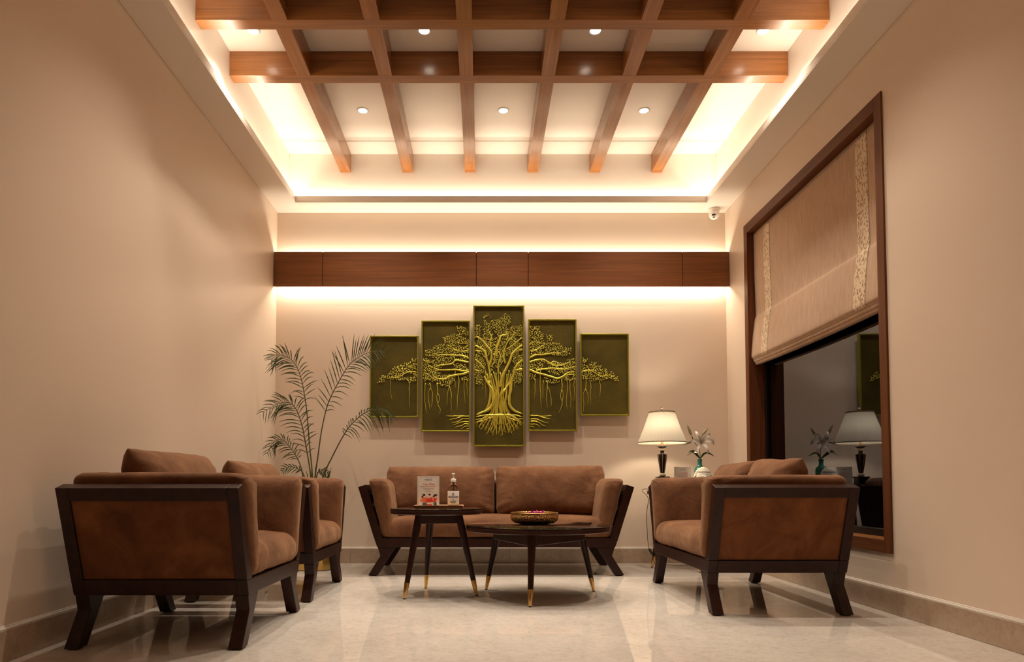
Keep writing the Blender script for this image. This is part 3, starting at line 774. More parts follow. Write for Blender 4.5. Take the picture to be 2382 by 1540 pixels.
def pleat(bm, r0, z0, r1, z1, seg, dep, th):
    rows = []
    for z, r in ((z0, r0), ((z0+z1)/2, (r0+r1)/2-.004), (z1, r1)):
        rows.append([bm.verts.new(((r-(dep if i % 2 else 0))*math.cos(2*PI*i/seg), (r-(dep if i % 2 else 0))*math.sin(2*PI*i/seg), z)) for i in range(seg)])
    for A, B in zip(rows, rows[1:]):
        for i in range(seg): bm.faces.new((A[i], A[(i+1) % seg], B[(i+1) % seg], B[i]))
sh = link('lamp_shade', one(pleat, .204, .409, .108, .668, 220, .0022, 0), M_shade, lamp)
bm2 = newbm(); lathe(bm2, [(.2055, .404), (.2065, .406), (.2065, .412), (.2035, .412), (.2035, .404), (.2055, .404)], 80, (0, 0, 0), False); lathe(bm2, [(.1085, .664), (.1115, .666), (.1115, .674), (.1065, .674), (.1065, .664), (.1085, .664)], 64, (0, 0, 0), False)
link('shade_trim', bm2, plain('shade_binding', (.30, .20, .11), .7), sh, smooth=50)
link('shade_spider', bm, M_brass, sh)
link('finial', one(lathe, [(.004, .700), (.011, .704), (.013, .711), (.009, .718), (.003, .722)], 20), plain('dark_finial', (.10, .07, .06), .2), lamp, smooth=60)
M_bulb = bpy.data.materials.new('glowing_bulb'); M_bulb.use_nodes = True
_b = M_bulb.node_tree.nodes['Principled BSDF']; _b.inputs['Emission Color'].default_value = (1, .86, .64, 1); _b.inputs['Emission Strength'].default_value = 330
link('bulb', one(lathe, [(.006, .50), (.012, .505), (.024, .53), (.026, .55), (.018, .572), (.004, .578)], 20, (.0, -.03, 0)), M_bulb, lamp, smooth=180)

# ------------------------------------------------------------------ vase, lily, head figurine
VXx, VYy = 1.868, 5.865
M_teal = plain('teal_glass', (.12, .42, .36), .04, 0, .5, Transmission_Weight=.8, IOR=1.35)
vase = thing('glass_vase', 'teal glass bottle vase behind the white head figurine, holding a lily', 'vase', (VXx, VYy, .6605))
link('vase_body', one(lathe, [(.040, 0), (.046, .006), (.047, .175), (.042, .193), (.028, .206), (.0205, .216), (.0185, .235), (.021, .262), (.0225, .268), (.019, .268), (.0165, .235), (.018, .216), (.026, .203), (.039, .190), (.043, .17), (.042, .01), (.001, .006)], 40, (0, 0, 0), False), M_teal, vase, smooth=50)
M_stem = plain('lily_stem', (.06, .10, .03), .5); M_leaf = plain('lily_leaf', (.035, .06, .022), .4); M_petal = plain('lily_petal', (.88, .80, .70), .5, 0, .4)
M_bud = plain('lily_bud', (.30, .27, .12), .5)
VB_ = Vector((VXx, VYy, .6605))
def vp(px, py, dy=0): return at(px, py, VYy+dy)-VB_
lily = thing('lily_stem', 'white lily with one open bloom, two buds and dark leaves in the teal vase', 'flower', tuple(VB_))
c0 = vp(1631, 1031, -.02)
tube_b = newbm(); base_pt = Vector((.004, .0, .03))
tube(tube_b, smooth_path([tuple(base_pt), (.001, 0, .2), tuple(vp(1629, 1068)), tuple(vp(1627, 1045, .005)), tuple(vp(1629, 1030, .012))], 5), .0032, 8)
tube(tube_b, smooth_path([tuple(vp(1626, 1043, .005)), tuple(vp(1615, 1028, .01)), tuple(vp(1608, 1014, .01))], 5), .0025, 8)
tube(tube_b, smooth_path([tuple(vp(1627, 1042, .005)), tuple(vp(1632, 1020, .025)), tuple(vp(1635, 1010, .02))], 5), .0025, 8)
link('stem', tube_b, M_stem, lily, smooth=180)
def blade(bm, pts, widths, up=Vector((0, -1, 0)), fold=.25, per=4):
    P = [Vector(p) for p in smooth_path([tuple(p) for p in pts], per)]
    n = len(P)-1; rows = []
    for i, p_ in enumerate(P):
        d = (P[min(i+1, n)]-P[max(i-1, 0)]).normalized(); s = d.cross(up)
        if s.length < .05: s = d.cross(Vector((0, 0, 1)))
        s.normalize(); nn = s.cross(d)
        t = i/n*(len(widths)-1); k = min(int(t), len(widths)-2); wv = widths[k]+(widths[k+1]-widths[k])*(t-k)
        rows.append([bm.verts.new(p_+s*wv/2*e+nn*abs(e)*wv*fold) for e in (-1, 0, 1)])
    for A, B in zip(rows, rows[1:]):
        for e in range(2): bm.faces.new((A[e], A[e+1], B[e+1], B[e]))
for (pts, wds) in (
    ([(1631, 1031, -.02), (1627, 1017, -.05), (1621, 1008, -.05), (1618, 1003, -.03)], (.008, .026, .030, .018, .006)),
    ([(1631, 1031, -.02), (1640, 1018, -.05), (1649, 1011, -.05), (1652, 1013, -.03)], (.008, .026, .030, .020, .003)),
    ([(1631, 1031, -.02), (1643, 1024, -.05), (1656, 1026, -.055), (1661, 1035, -.04)], (.008, .030, .036, .028, .003)),
    ([(1631, 1031, -.02), (1641, 1037, -.05), (1647, 1047, -.055), (1645, 1055, -.04)], (.008, .022, .028, .020, .003)),
    ([(1631, 1031, -.02), (1624, 1040, -.05), (1620, 1050, -.055), (1615, 1052, -.04)], (.008, .024, .032, .022, .003)),
    ([(1631, 1031, -.02), (1619, 1024, -.05), (1609, 1027, -.05), (1604, 1032, -.03)], (.008, .024, .028, .022, .003))):
    bm = newbm(); blade(bm, [vp(*p_) for p_ in pts], wds, fold=.12); link('petal', bm, M_petal, lily, smooth=180)
bm = newbm()
for k in range(6):
    a = k*PI/3+.3; tip = c0+Vector((.018*math.cos(a), -.035, .018*math.sin(a)))
    tube(bm, [tuple(c0), tuple(tip)], .0009, 5); tube(bm, [tuple(tip+Vector((-.004, 0, .001))), tuple(tip+Vector((.004, 0, -.001)))], .0016, 5)
link('stamen', bm, plain('stamen_brown', (.10, .05, .02), .6), lily)
for a, b, r_ in ((vp(1608, 1013, .01), vp(1598, 987, -.005), .0125), (vp(1634, 1012, .02), vp(1647, 995, .01), .011)):
    q = [a.lerp(b, t) for t in (0, .15, .4, .7, .9, 1)]
    bm = newbm(); tube(bm, [tuple(x) for x in q], [.004, r_*.8, r_, r_*.75, r_*.35, .001], 12); link('bud', bm, M_bud, lily, smooth=180)
for pts, wds in (
    ([(1629, 1068, 0), (1618, 1055, -.02), (1610, 1049, -.03), (1601, 1053, -.03)], (.006, .022, .024, .012, .002)),
    ([(1628, 1066, 0), (1621, 1058, -.03), (1612, 1052, -.04), (1598, 1060, -.05)], (.006, .012, .014, .006, .002)),
    ([(1629, 1067, 0), (1637, 1056, -.01), (1648, 1054, -.02), (1662, 1062, -.02)], (.006, .018, .016, .012, .002)),
    ([(1613, 1024, .01), (1603, 1030, 0), (1595, 1033, -.01), (1588, 1036, -.02)], (.004, .014, .008, .005, .001)),
    ([(1614, 1024, .01), (1610, 1018, 0), (1612, 1016, -.01)], (.004, .010, .003))):
    bm = newbm(); blade(bm, [vp(*p_) for p_ in pts], wds); link('leaf', bm, M_leaf, lily, smooth=180)
# figurine: a serene head with curled hair
hd = thing('head_figurine', 'white ceramic head figurine with closed eyes in front of the teal vase', 'figurine', (1.858, 5.755, .6605)); hd.scale = (1.06, 1.0, 1.04)
M_cer = plain('glazed_white_ceramic', (.84, .76, .64), .22, 0, .5, Subsurface_Weight=.15)
bm = newbm(); bmesh.ops.create_uvsphere(bm, u_segments=48, v_segments=36, radius=1)
for v in bm.verts:
    x, y, z = v.co; f = 1 if z > 0 else 1-.30*abs(z)**1.5
    X, Yv, Z = x*.064*f, y*.062*f, z*.088
    # flattened face with brow, eye sockets, lids, nose, lips
    if y < 0:
        d = 0
        for s in (-1, 1):
            d += .005*math.exp(-(((X-s*.022)/.014)**2+((Z-.026)/.010)**2))*-1
            d += .0055*math.exp(-(((X-s*.022)/.011)**2+((Z-.020)/.006)**2))
        d += .013*math.exp(-((X/.008)**2+((Z-.002)/.020)**2)) + .006*math.exp(-((X/.020)**2+((Z+.032)/.006)**2)) + .004*math.exp(-((X/.012)**2+((Z+.056)/.010)**2))
        Yv -= d
    v.co = (X, Yv, Z+.098)
link('face', bm, M_cer, hd, smooth=180)
bm = newbm()
random.seed(5)
for k in range(9):
    z = .118+.0085*k; rr = math.sqrt(max(0, 1-((z-.098)/.089)**2))
    n = max(3, int(46*rr))
    for i in range(n):
        a = 2*PI*(i+.5*(k % 2))/n
        if math.sin(a) < 0 and z < .150 and abs(math.cos(a)) < .93: continue
        m = Matrix.Translation((.066*rr*math.cos(a), .064*rr*math.sin(a), z)); bmesh.ops.create_icosphere(bm, subdivisions=1, radius=.0055, matrix=m)
link('hair_curls', bm, M_cer, hd, smooth=180)
bm = newbm()
for s in (-1, 1):
    arc = [(s*(.022+.015*math.cos(t)), -.0565-.002, .098+.031+.008*math.sin(t)) for t in [PI*k/8 for k in range(9)]]
    tube(bm, arc, .0013, 6)
    ell = [(s*(.022+.011*math.cos(t)), -.0605, .098+.0205-.004*math.sin(t)) for t in [PI*k/8 for k in range(9)]]
    tube(bm, ell, .0011, 6)
    tube(bm, [(s*.063, -.004, .118), (s*.069, -.002, .105), (s*.068, -.002, .085), (s*.065, 0, .060)], [.005, .007, .006, .004], 8)
link('brows_and_ears', bm, M_cer, hd, smooth=180)
link('neck_base', one(lathe, [(.034, 0), (.036, .003), (.030, .012), (.030, .04)], 32, (0, .004, 0)), M_cer, hd, smooth=50)

# ------------------------------------------------------------------ lamp cord with switch, sockets
M_cord = plain('black_cord', (.015, .012, .012), .45)
cd = thing('lamp_cord', 'thin black lamp cord with an inline switch hanging beside the loveseat to the floor', 'cord', (LX, LY, 0))
B0 = Vector((LX, LY, 0))
def cp(px, py, Y): return tuple(at(px, py, Y)-B0)
path = [(-.066, .03, .6645), (-.10, .015, .6685), (-.155, .0, .672), (-.176, -.01, .655), cp(1508, 1160, 5.78), cp(1504, 1200, 5.78), cp(1508, 1270, 5.78), cp(1511, 1277, 5.78)]
link('cord', one(tube, smooth_path(path, 6), .0024, 8), M_cord, cd, smooth=180)
a, b = Vector(cp(1510, 1276, 5.78)), Vector(cp(1517, 1290, 5.78))
link('inline_switch', one(tube, [tuple(a), tuple(a.lerp(b, .1)), tuple(a.lerp(b, .9)), tuple(b)], [.005, .0105, .0105, .005], 10), M_cord, cd, smooth=50)
gp = [cp(1517, 1290, 5.78), (cp(1524, 1297, 5.84)[0], .0, .03), (-.02, .12, .04), (.05, .17, .012), (.13, .20, .0035), (.24, .19, .0035), (.34, .20, .004), (.44, .27, .02), (.545, .33, .08), (.59, .375, .20), (.61, .385, .262)]
link('cord', one(tube, smooth_path(gp, 6), .0022, 8), M_cord, cd, smooth=180)
def socket(label, loc, rz):
    s = thing('wall_socket', label, 'socket', loc, rz, 'white wall sockets just above the skirting')
    link('face_plate', one(box, (-.043, -.009, -.043), (.043, -.0005, .043)), M_white, s, bevel=.003)
    bm = newbm()
    for x, z in ((0, .012), (-.011, -.008), (.011, -.008)): box(bm, (x-.003, -.0096, z-.003), (x+.003, -.0091, z+.003))
    link('socket_hole', bm, K_ink, s); return s
socket('white socket on the back wall behind the loveseat', (2.14, YB, .285), 0)
socket('white socket on the left wall behind the armchairs', (XL, 6.05, .285), PI/2)

# ------------------------------------------------------------------ security camera
cc = thing('security_camera', 'white turret security camera in the top right corner of the back wall', 'camera', (2.125, 6.165, ZS))
link('mount', one(lathe, [(.050, -.0005), (.052, -.004), (.050, -.020), (.046, -.030)], 32), M_white, cc, smooth=50)
bm = newbm(); bmesh.ops.create_uvsphere(bm, u_segments=32, v_segments=20, radius=.046, matrix=Matrix.Translation((0, -.004, -.052))); hs = link('ball_housing', bm, M_white, cc, smooth=180)
fd = Vector((-.35, -.80, -.50)).normalized(); fc = Vector((0, -.004, -.052))
rotm = fd.to_track_quat('-Y', 'Z').to_matrix().to_4x4()
def faced(lo, hi, name, mat, bev=0):
    bm = newbm(); box(bm, lo, hi); bmesh.ops.transform(bm, matrix=Matrix.Translation(fc) @ rotm, verts=bm.verts); return link(name, bm, mat, hs, bevel=bev)
bm = newbm(); lathe(bm, [(.034, .0), (.034, .006), (.030, .008)], 32); bmesh.ops.transform(bm, matrix=Matrix.Translation(fc) @ rotm @ Matrix.Translation((0, -.036, 0)) @ Matrix.Rotation(PI/2, 4, 'X'), verts=bm.verts)
link('face_ring', bm, M_white, hs, smooth=40)
faced((-.015, -.0465, -.002), (.015, -.0445, .013), 'lens_window', M_black); faced((-.009, -.0465, -.020), (.009, -.0445, -.012), 'sensor_window', M_black)

# ------------------------------------------------------------------ five-panel tree relief
def goldback():
    m, nt, b = nodes('antique_gold_ground'); v = texco(nt, 'World')
    n = noise_n(nt, v, 4, 4); n2 = noise_n(nt, v, 120, 3, .6)
    c = ramp(nt, n, [(.3, (.070, .054, .006)), (.7, (.125, .096, .011))])
    nt.links.new(c, b.inputs['Base Color']); b.inputs['Metallic'].default_value = .55; b.inputs['Roughness'].default_value = .5; bump(nt, b, n2, .7, .004); return m
M_gback = goldback()
M_gold = plain('bright_gold_relief', (.84, .76, .12), .30, .8); M_gleaf = plain('gold_leaf_relief', (.88, .80, .16), .36, .6); M_gframe = plain('gold_frame', (.42, .38, .045), .33, .75)
AY = YB-.045      # face of the backing plates
def ap(cx, cy2, off=0):
    p_ = at(850+cx/3.781, 690+cy2/3.781, AY); return Vector((p_.x, AY-off, p_.z))
PANELS = [
 ('outer left', (40, 347, 468, 1065)), ('inner left', (492, 215, 922, 1190)), ('tall centre', (948, 82, 1398, 1320)),
 ('inner right', (1431, 203, 1858, 1185)), ('outer right', (1887, 328, 2316, 1050))]
LEAFPOLY = {
 0: [[(100, 765), (150, 695), (205, 690), (210, 655), (270, 605), (340, 600), (345, 580), (385, 580), (400, 550), (450, 545), (450, 745), (400, 765), (350, 735), (300, 735), (260, 755), (235, 715), (170, 745), (110, 770)]],
 1: [[(785, 265), (870, 262), (908, 320), (908, 560), (720, 560), (600, 545), (530, 525), (515, 470), (600, 465), (600, 430), (680, 420), (700, 400), (675, 350), (740, 350), (760, 330), (825, 330)],
     [(505, 545), (600, 550), (720, 560), (770, 560), (720, 600), (640, 640), (660, 680), (700, 690), (770, 690), (780, 740), (740, 790), (650, 780), (600, 740), (560, 780), (505, 750)],
     [(770, 580), (880, 600), (900, 650), (840, 650), (790, 630)], [(860, 690), (908, 690), (908, 740), (840, 740)]],
 2: [[(1040, 165), (1090, 145), (1110, 205), (1150, 210), (1190, 175), (1220, 145), (1270, 165), (1278, 240), (1310, 265), (1370, 250), (1383, 290), (1383, 620), (1310, 640), (1290, 600), (1300, 520), (1240, 520), (1200, 600), (1180, 540), (1130, 600), (1070, 560), (1030, 520), (960, 480), (958, 255), (1010, 250), (1035, 270)],
     [(960, 500), (1020, 520), (1060, 600), (1060, 690), (1030, 700), (1035, 780), (975, 775), (960, 700)], [(1300, 600), (1383, 600), (1383, 700), (1370, 770), (1310, 770), (1290, 690)],
     [(1140, 560), (1190, 540), (1200, 620), (1150, 640)], [(1090, 600), (1130, 600), (1120, 660), (1090, 660)]],
 3: [[(1440, 260), (1540, 255), (1530, 300), (1560, 325), (1600, 340), (1650, 345), (1640, 400), (1730, 420), (1740, 450), (1815, 455), (1800, 515), (1700, 520), (1600, 510), (1500, 515), (1440, 530)],
     [(1440, 580), (1560, 560), (1700, 590), (1760, 560), (1845, 535), (1845, 740), (1760, 745), (1720, 700), (1640, 680), (1560, 640), (1500, 650), (1440, 640)], [(1440, 670), (1500, 690), (1500, 730), (1440, 720)], [(1560, 700), (1620, 730), (1720, 740), (1680, 770), (1590, 755)]],
 4: [[(1900, 540), (1945, 545), (1990, 580), (2065, 590), (2085, 630), (2130, 645), (2180, 670), (2220, 705), (2243, 755), (2205, 750), (2150, 715), (2090, 745), (2040, 735), (1990, 750), (1950, 730), (1903, 745)]]}
BR = {
 0: [[(452, 668, 6), (400, 660, 6), (350, 675, 6), (310, 700, 5), (230, 715, 3), (180, 725, 2)], [(350, 675, 4), (300, 650, 3), (280, 620, 2)], [(452, 640, 4), (400, 620, 3), (380, 600, 2)]],
 1: [[(910, 470, 7), (860, 485, 6), (800, 470, 5), (750, 440, 4), (720, 420, 3)], [(908, 410, 5), (860, 412, 5), (800, 408, 4)], [(830, 480, 5), (780, 470, 4), (740, 455, 3), (700, 465, 2)],
     [(910, 545, 9), (860, 522, 8), (790, 518, 8), (700, 512, 7), (640, 512, 5), (590, 500, 3)], [(908, 580, 10), (860, 570, 9), (800, 560, 9), (760, 590, 8), (700, 600, 7), (650, 605, 5), (600, 625, 3)],
     [(910, 650, 9), (870, 655, 9), (800, 645, 9), (720, 648, 8), (650, 645, 7), (600, 630, 5), (550, 600, 3)], [(912, 662, 12), (870, 680, 11), (800, 690, 10), (740, 705, 9), (700, 725, 8), (630, 720, 6), (590, 690, 4)],
     [(650, 645, 5), (590, 660, 4), (540, 640, 3)], [(630, 725, 5), (590, 745, 3)], [(510, 560, 5), (560, 580, 4), (600, 570, 3)], [(510, 680, 5), (560, 690, 5), (600, 730, 3)]],
 2: [[(962, 430, 8), (1010, 455, 9), (1050, 485, 10), (1070, 560, 10), (1090, 610, 9)], [(962, 475, 7), (1020, 480, 6)], [(965, 350, 6), (1000, 365, 8), (1040, 400, 8), (1080, 450, 9), (1110, 490, 9), (1105, 560, 9), (1090, 600, 8)],
     [(1080, 310, 4), (1110, 350, 6), (1100, 390, 7), (1100, 450, 7)], [(1060, 370, 4), (1100, 385, 5)], [(1130, 420, 4), (1150, 440, 6), (1150, 500, 7)],
     [(1245, 300, 5), (1235, 335, 7), (1190, 350, 9), (1175, 400, 11), (1150, 470, 12), (1155, 530, 12)], [(1240, 300, 4), (1255, 350, 5), (1235, 385, 6)],
     [(1310, 310, 4), (1290, 360, 6), (1250, 400, 7), (1230, 450, 6), (1215, 520, 8), (1230, 590, 8)], [(1380, 360, 5), (1330, 400, 7), (1280, 440, 6), (1240, 465, 5)],
     [(1380, 428, 10), (1330, 465, 11), (1290, 510, 12), (1265, 580, 13), (1230, 650, 14), (1200, 720, 14), (1190, 800, 13)], [(1382, 465, 8), (1330, 475, 6), (1295, 490, 6)],
     [(1382, 560, 9), (1345, 590, 10), (1315, 630, 10), (1300, 690, 10), (1280, 740, 10), (1270, 840, 11), (1265, 950, 12)], [(1380, 640, 13), (1340, 645, 9), (1310, 650, 6)],
     [(965, 555, 9), (1010, 590, 8), (1045, 640, 8)], [(960, 645, 9), (1000, 655, 6)], [(1170, 480, 5), (1190, 530, 6), (1170, 590, 7), (1170, 680, 8)], [(1130, 500, 7), (1140, 560, 6), (1110, 610, 6)],
     [(1075, 560, 7), (1090, 640, 9), (1100, 720, 9)]],
 3: [[(1440, 415, 4), (1490, 400, 4), (1540, 405, 3)], [(1440, 478, 6), (1500, 470, 6), (1540, 445, 5), (1570, 420, 3)], [(1442, 540, 9), (1500, 515, 8), (1560, 512, 7), (1640, 500, 7), (1700, 495, 5), (1770, 485, 3)],
     [(1442, 580, 9), (1500, 560, 9), (1560, 555, 8), (1610, 580, 7), (1660, 605, 6), (1740, 600, 6), (1800, 570, 4)], [(1620, 590, 5), (1660, 570, 5), (1710, 590, 4)],
     [(1442, 645, 12), (1500, 670, 11), (1560, 685, 10), (1630, 705, 10), (1690, 722, 10), (1740, 700, 8), (1780, 670, 6), (1845, 662, 5)], [(1500, 655, 8), (1560, 640, 8), (1640, 632, 8), (1740, 640, 7), (1800, 625, 5), (1845, 615, 4)],
     [(1760, 690, 4), (1800, 685, 5), (1845, 682, 5)], [(1700, 720, 4), (1740, 725, 3)]],
 4: [[(1900, 660, 6), (1945, 650, 7), (1990, 655, 6), (2030, 680, 5), (2080, 700, 5), (2140, 690, 3), (2190, 700, 2)], [(1990, 655, 4), (2020, 625, 3), (2050, 610, 2)], [(1900, 690, 3), (1940, 700, 2)]]}
HANG = {
 0: [[(225, 715, 3), (220, 780, 2.5), (225, 860, 2), (235, 905, 1.2)], [(385, 750, 4), (388, 830, 3.5), (385, 900, 2.5), (390, 975, 1.2)]],
 1: [[(527, 760, 4), (523, 860, 3.5), (528, 960, 3), (540, 1030, 1.5)], [(570, 765, 5), (572, 800, 5), (552, 850, 3), (558, 930, 3), (566, 1000, 1.5)], [(572, 800, 4), (592, 850, 3), (588, 920, 3), (580, 975, 1.5)],
     [(632, 760, 6), (636, 850, 4), (626, 890, 3), (640, 950, 4), (658, 990, 3), (655, 1035, 1.5)], [(636, 850, 4), (655, 890, 3), (642, 935, 3)], [(745, 740, 5), (738, 790, 4), (722, 850, 3), (718, 960, 1.5)], [(740, 790, 4), (755, 850, 4), (752, 920, 3), (756, 1005, 1.5)],
     [(790, 655, 5), (786, 710, 4), (792, 800, 2)], [(820, 690, 6), (822, 770, 5), (812, 870, 4), (808, 1000, 1.5)], [(870, 720, 4), (868, 800, 3), (874, 900, 2), (876, 940, 1)], [(895, 720, 4), (893, 800, 3), (898, 885, 1.5)]],
 2: [[(1035, 770, 2), (1032, 820, 1.5)], [(1055, 740, 2), (1060, 830, 2), (1058, 890, 1)], [(1310, 760, 2), (1312, 800, 1.5)]],
 3: [[(1490, 720, 4), (1492, 800, 3), (1485, 900, 1.5)], [(1540, 650, 5), (1536, 760, 4), (1542, 880, 3.5), (1548, 990, 1.5)], [(1565, 740, 3), (1560, 830, 3), (1562, 895, 1.5)], [(1600, 740, 5), (1600, 790, 4), (1592, 880, 3), (1600, 980, 1.5)],
     [(1602, 790, 4), (1622, 840, 3), (1635, 920, 3), (1628, 965, 1.5)], [(1725, 730, 6), (1730, 800, 5), (1716, 870, 3.5), (1730, 930, 4), (1720, 980, 3), (1700, 1030, 1.5)], [(1730, 820, 4), (1740, 870, 3), (1730, 920, 3)],
     [(1765, 700, 4), (1778, 780, 3), (1768, 900, 3), (1772, 995, 1.5)], [(1800, 730, 4), (1798, 820, 3), (1808, 900, 3), (1802, 980, 1.5)], [(1835, 740, 3), (1838, 830, 3), (1835, 920, 1.5)]],
 4: [[(1942, 720, 4), (1938, 800, 4), (1915, 860, 3), (1920, 940, 3), (1918, 1015, 1.5)], [(1938, 820, 4), (1960, 880, 3), (1955, 950, 2)], [(1975, 735, 4), (1983, 800, 3.5), (1978, 880, 3), (1982, 950, 1.5)], [(2060, 735, 4), (2066, 800, 3), (2062, 880, 1.5)]]}
ROOTS = {
 1: [[(912, 1055, 5), (860, 1048, 4), (790, 1050, 4), (710, 1052, 2)], [(860, 1050, 3), (800, 1070, 3), (740, 1082, 1.5)], [(912, 1078, 5), (860, 1075, 3), (810, 1100, 3), (755, 1110, 1.5)], [(912, 1102, 5), (870, 1100, 4), (820, 1112, 3), (775, 1130, 1.5)],
     [(912, 1120, 5), (870, 1120, 4), (830, 1140, 3), (790, 1148, 1.5)], [(912, 1140, 4), (870, 1145, 3), (840, 1160, 1.5)], [(912, 1160, 3), (885, 1165, 1.5)]],
 3: [[(1448, 1050, 5), (1500, 1045, 4), (1560, 1052, 3), (1640, 1045, 2)], [(1520, 1048, 3), (1570, 1065, 3), (1625, 1072, 1.5)], [(1448, 1075, 5), (1510, 1078, 4), (1560, 1100, 3), (1610, 1118, 1.5)], [(1448, 1098, 5), (1510, 1100, 4), (1550, 1125, 3), (1585, 1140, 1.5)],
     [(1448, 1120, 5), (1500, 1122, 3), (1540, 1150, 1.5)], [(1448, 1140, 4), (1490, 1150, 1.5)], [(1448, 1085, 3), (1480, 1090, 3), (1530, 1082, 1.5)]]}
TRUNK = []
random.seed(11)
for k in range(13):
    x0 = 1074+17*k; top = 640+40*abs(math.sin(k*1.7)); xt = x0+(x0-1180)*.02; bx = x0*.62+1180*.38
    spread = (k-6)/6
    TRUNK.append([(xt-10+spread*12, top, 4), (x0*.8+1180*.2+6*math.sin(k*2), 780, 6), (bx+7*math.sin(k*3), 880, 6.5+2*(k%3)), (bx+6*math.sin(k), 960, 7+2*(k%2)), (1180+spread*74+5*math.sin(k*2.3), 1015, 7), (1180+spread*105, 1048+26*(1-abs(spread)), 5), (1180+spread*135+9*math.sin(k*4), 1085+45*(1-abs(spread)), 3)])
TRUNK += [[(1045, 700, 8), (1075, 760, 11), (1120, 830, 13), (1130, 900, 15), (1100, 980, 15), (1050, 1010, 12), (975, 1040, 7)], [(1290, 720, 7), (1280, 820, 11), (1262, 900, 13), (1275, 970, 14), (1320, 1010, 11), (1382, 1030, 6)],
          [(1290, 735, 9), (1240, 800, 10), (1218, 835, 14), (1205, 860, 10)], [(1085, 740, 8), (1100, 850, 10), (1085, 950, 12), (1060, 1000, 10)]]
rt = []
for k in range(17):
    s = (k-8)/8; x0 = 1180+s*95; y0 = 1030+10*abs(s)
    ex = 1180+s*215; ey = 1215-95*abs(s)**2.2+random.uniform(-14, 14)
    ex = max(965, min(1390, ex))
    mid = ((x0+ex)/2+random.uniform(-8, 8), (y0+ey)/2-8*abs(s)+random.uniform(-6, 6))
    rt.append([(x0, y0, 9), (mid[0], mid[1], 6), (ex, ey, 2)])
    for q in range(2):
        t = .45+.25*q; bx = x0+(ex-x0)*t; by = y0+(ey-y0)*t
        rt.append([(bx, by, 4), (bx+s*10+random.uniform(-14, 14), by+28, 3), (max(962, min(1392, bx+s*24+random.uniform(-22, 22))), by+48+random.uniform(-8, 12), 1.4)])
for s in (-1, 1):
    e = 968 if s < 0 else 1384
    rt += [[(1180+s*60, 1040, 9), (1180+s*140, 1045, 7), (e, 1060+3*s, 4)], [(1180+s*60, 1060, 8), (1180+s*130, 1085, 6), (e, 1108, 3)], [(1180+s*120, 1050, 5), (1180+s*160, 1075, 4), (e, 1080, 3)]]
ROOTS[2] = rt
def inpoly(x, y, P):
    c = False; j = len(P)-1
    for i in range(len(P)):
        if (P[i][1] > y) != (P[j][1] > y) and x < (P[j][0]-P[i][0])*(y-P[i][1])/(P[j][1]-P[i][1])+P[i][0]: c = not c
        j = i
    return c
PXM = AY/F/3.781    # metres per unit of the drawing grid
def strokes(bm, S, wob=3.0, flat_=.75):
    for s in S:
        q = smooth_path(s, 4); pts = []; rad = []
        for i, (x, y, r_) in enumerate(q):
            x += wob*noise.noise(Vector((x*.03, y*.03, 1))); y += wob*noise.noise(Vector((x*.03, y*.03, 7)))
            pts.append(ap(x, y, .0005+r_*PXM*flat_)); rad.append(max(.0012, r_*PXM*(1+.18*noise.noise(Vector((x*.08, y*.08, 3))))))
        tube(bm, pts, rad, 7)
ico = newbm(); bmesh.ops.create_icosphere(ico, subdivisions=1, radius=1); ICO_V = [v.co.copy() for v in ico.verts]; ICO_F = [[v.index for v in f.verts] for f in ico.faces]; ico.free()
def blobs(P, spacing, seed):
    random.seed(seed); V = []; Fs = []; pts = []
    for poly in P:
        x0 = min(p_[0] for p_ in poly); x1 = max(p_[0] for p_ in poly); y0 = min(p_[1] for p_ in poly); y1 = max(p_[1] for p_ in poly)
        y = y0
        while y < y1:
            x = x0+random.uniform(0, spacing)
            while x < x1:
                X = x+random.uniform(-.32, .32)*spacing; Yq = y+random.uniform(-.32, .32)*spacing
                if inpoly(X, Yq, poly) and noise.noise(Vector((X*.018, Yq*.018, seed))) > -.33: pts.append((X, Yq))
                x += spacing
            y += spacing*.86
    for X, Yq in pts:
        c = ap(X, Yq, .003+random.uniform(0, .008)); a = random.uniform(0, PI); L = random.uniform(.38, .50)*spacing*PXM; Wd = L*random.uniform(.6, .85)
        b = len(V); ca, sa = math.cos(a), math.sin(a)
        for v in ICO_V:
            lx_, lz_ = v.x*L, v.z*Wd
            V.append((c.x+lx_*ca-lz_*sa, c.y+v.y*.0065, c.z+lx_*sa+lz_*ca))
        Fs += [[b+i for i in f] for f in ICO_F]
    me = bpy.data.meshes.new('leaves'); me.from_pydata(V, [], Fs); me.polygons.foreach_set('use_smooth', [True]*len(Fs)); me.materials.append(M_gleaf)
    return me
labels = ['leftmost gold tree relief panel, behind the palm fronds', 'second gold relief panel from the left, with spreading branches and hanging roots', 'tallest middle gold relief panel with the tree trunk', 'second gold relief panel from the right, with hanging roots', 'rightmost gold relief panel, with the last twigs of the tree']
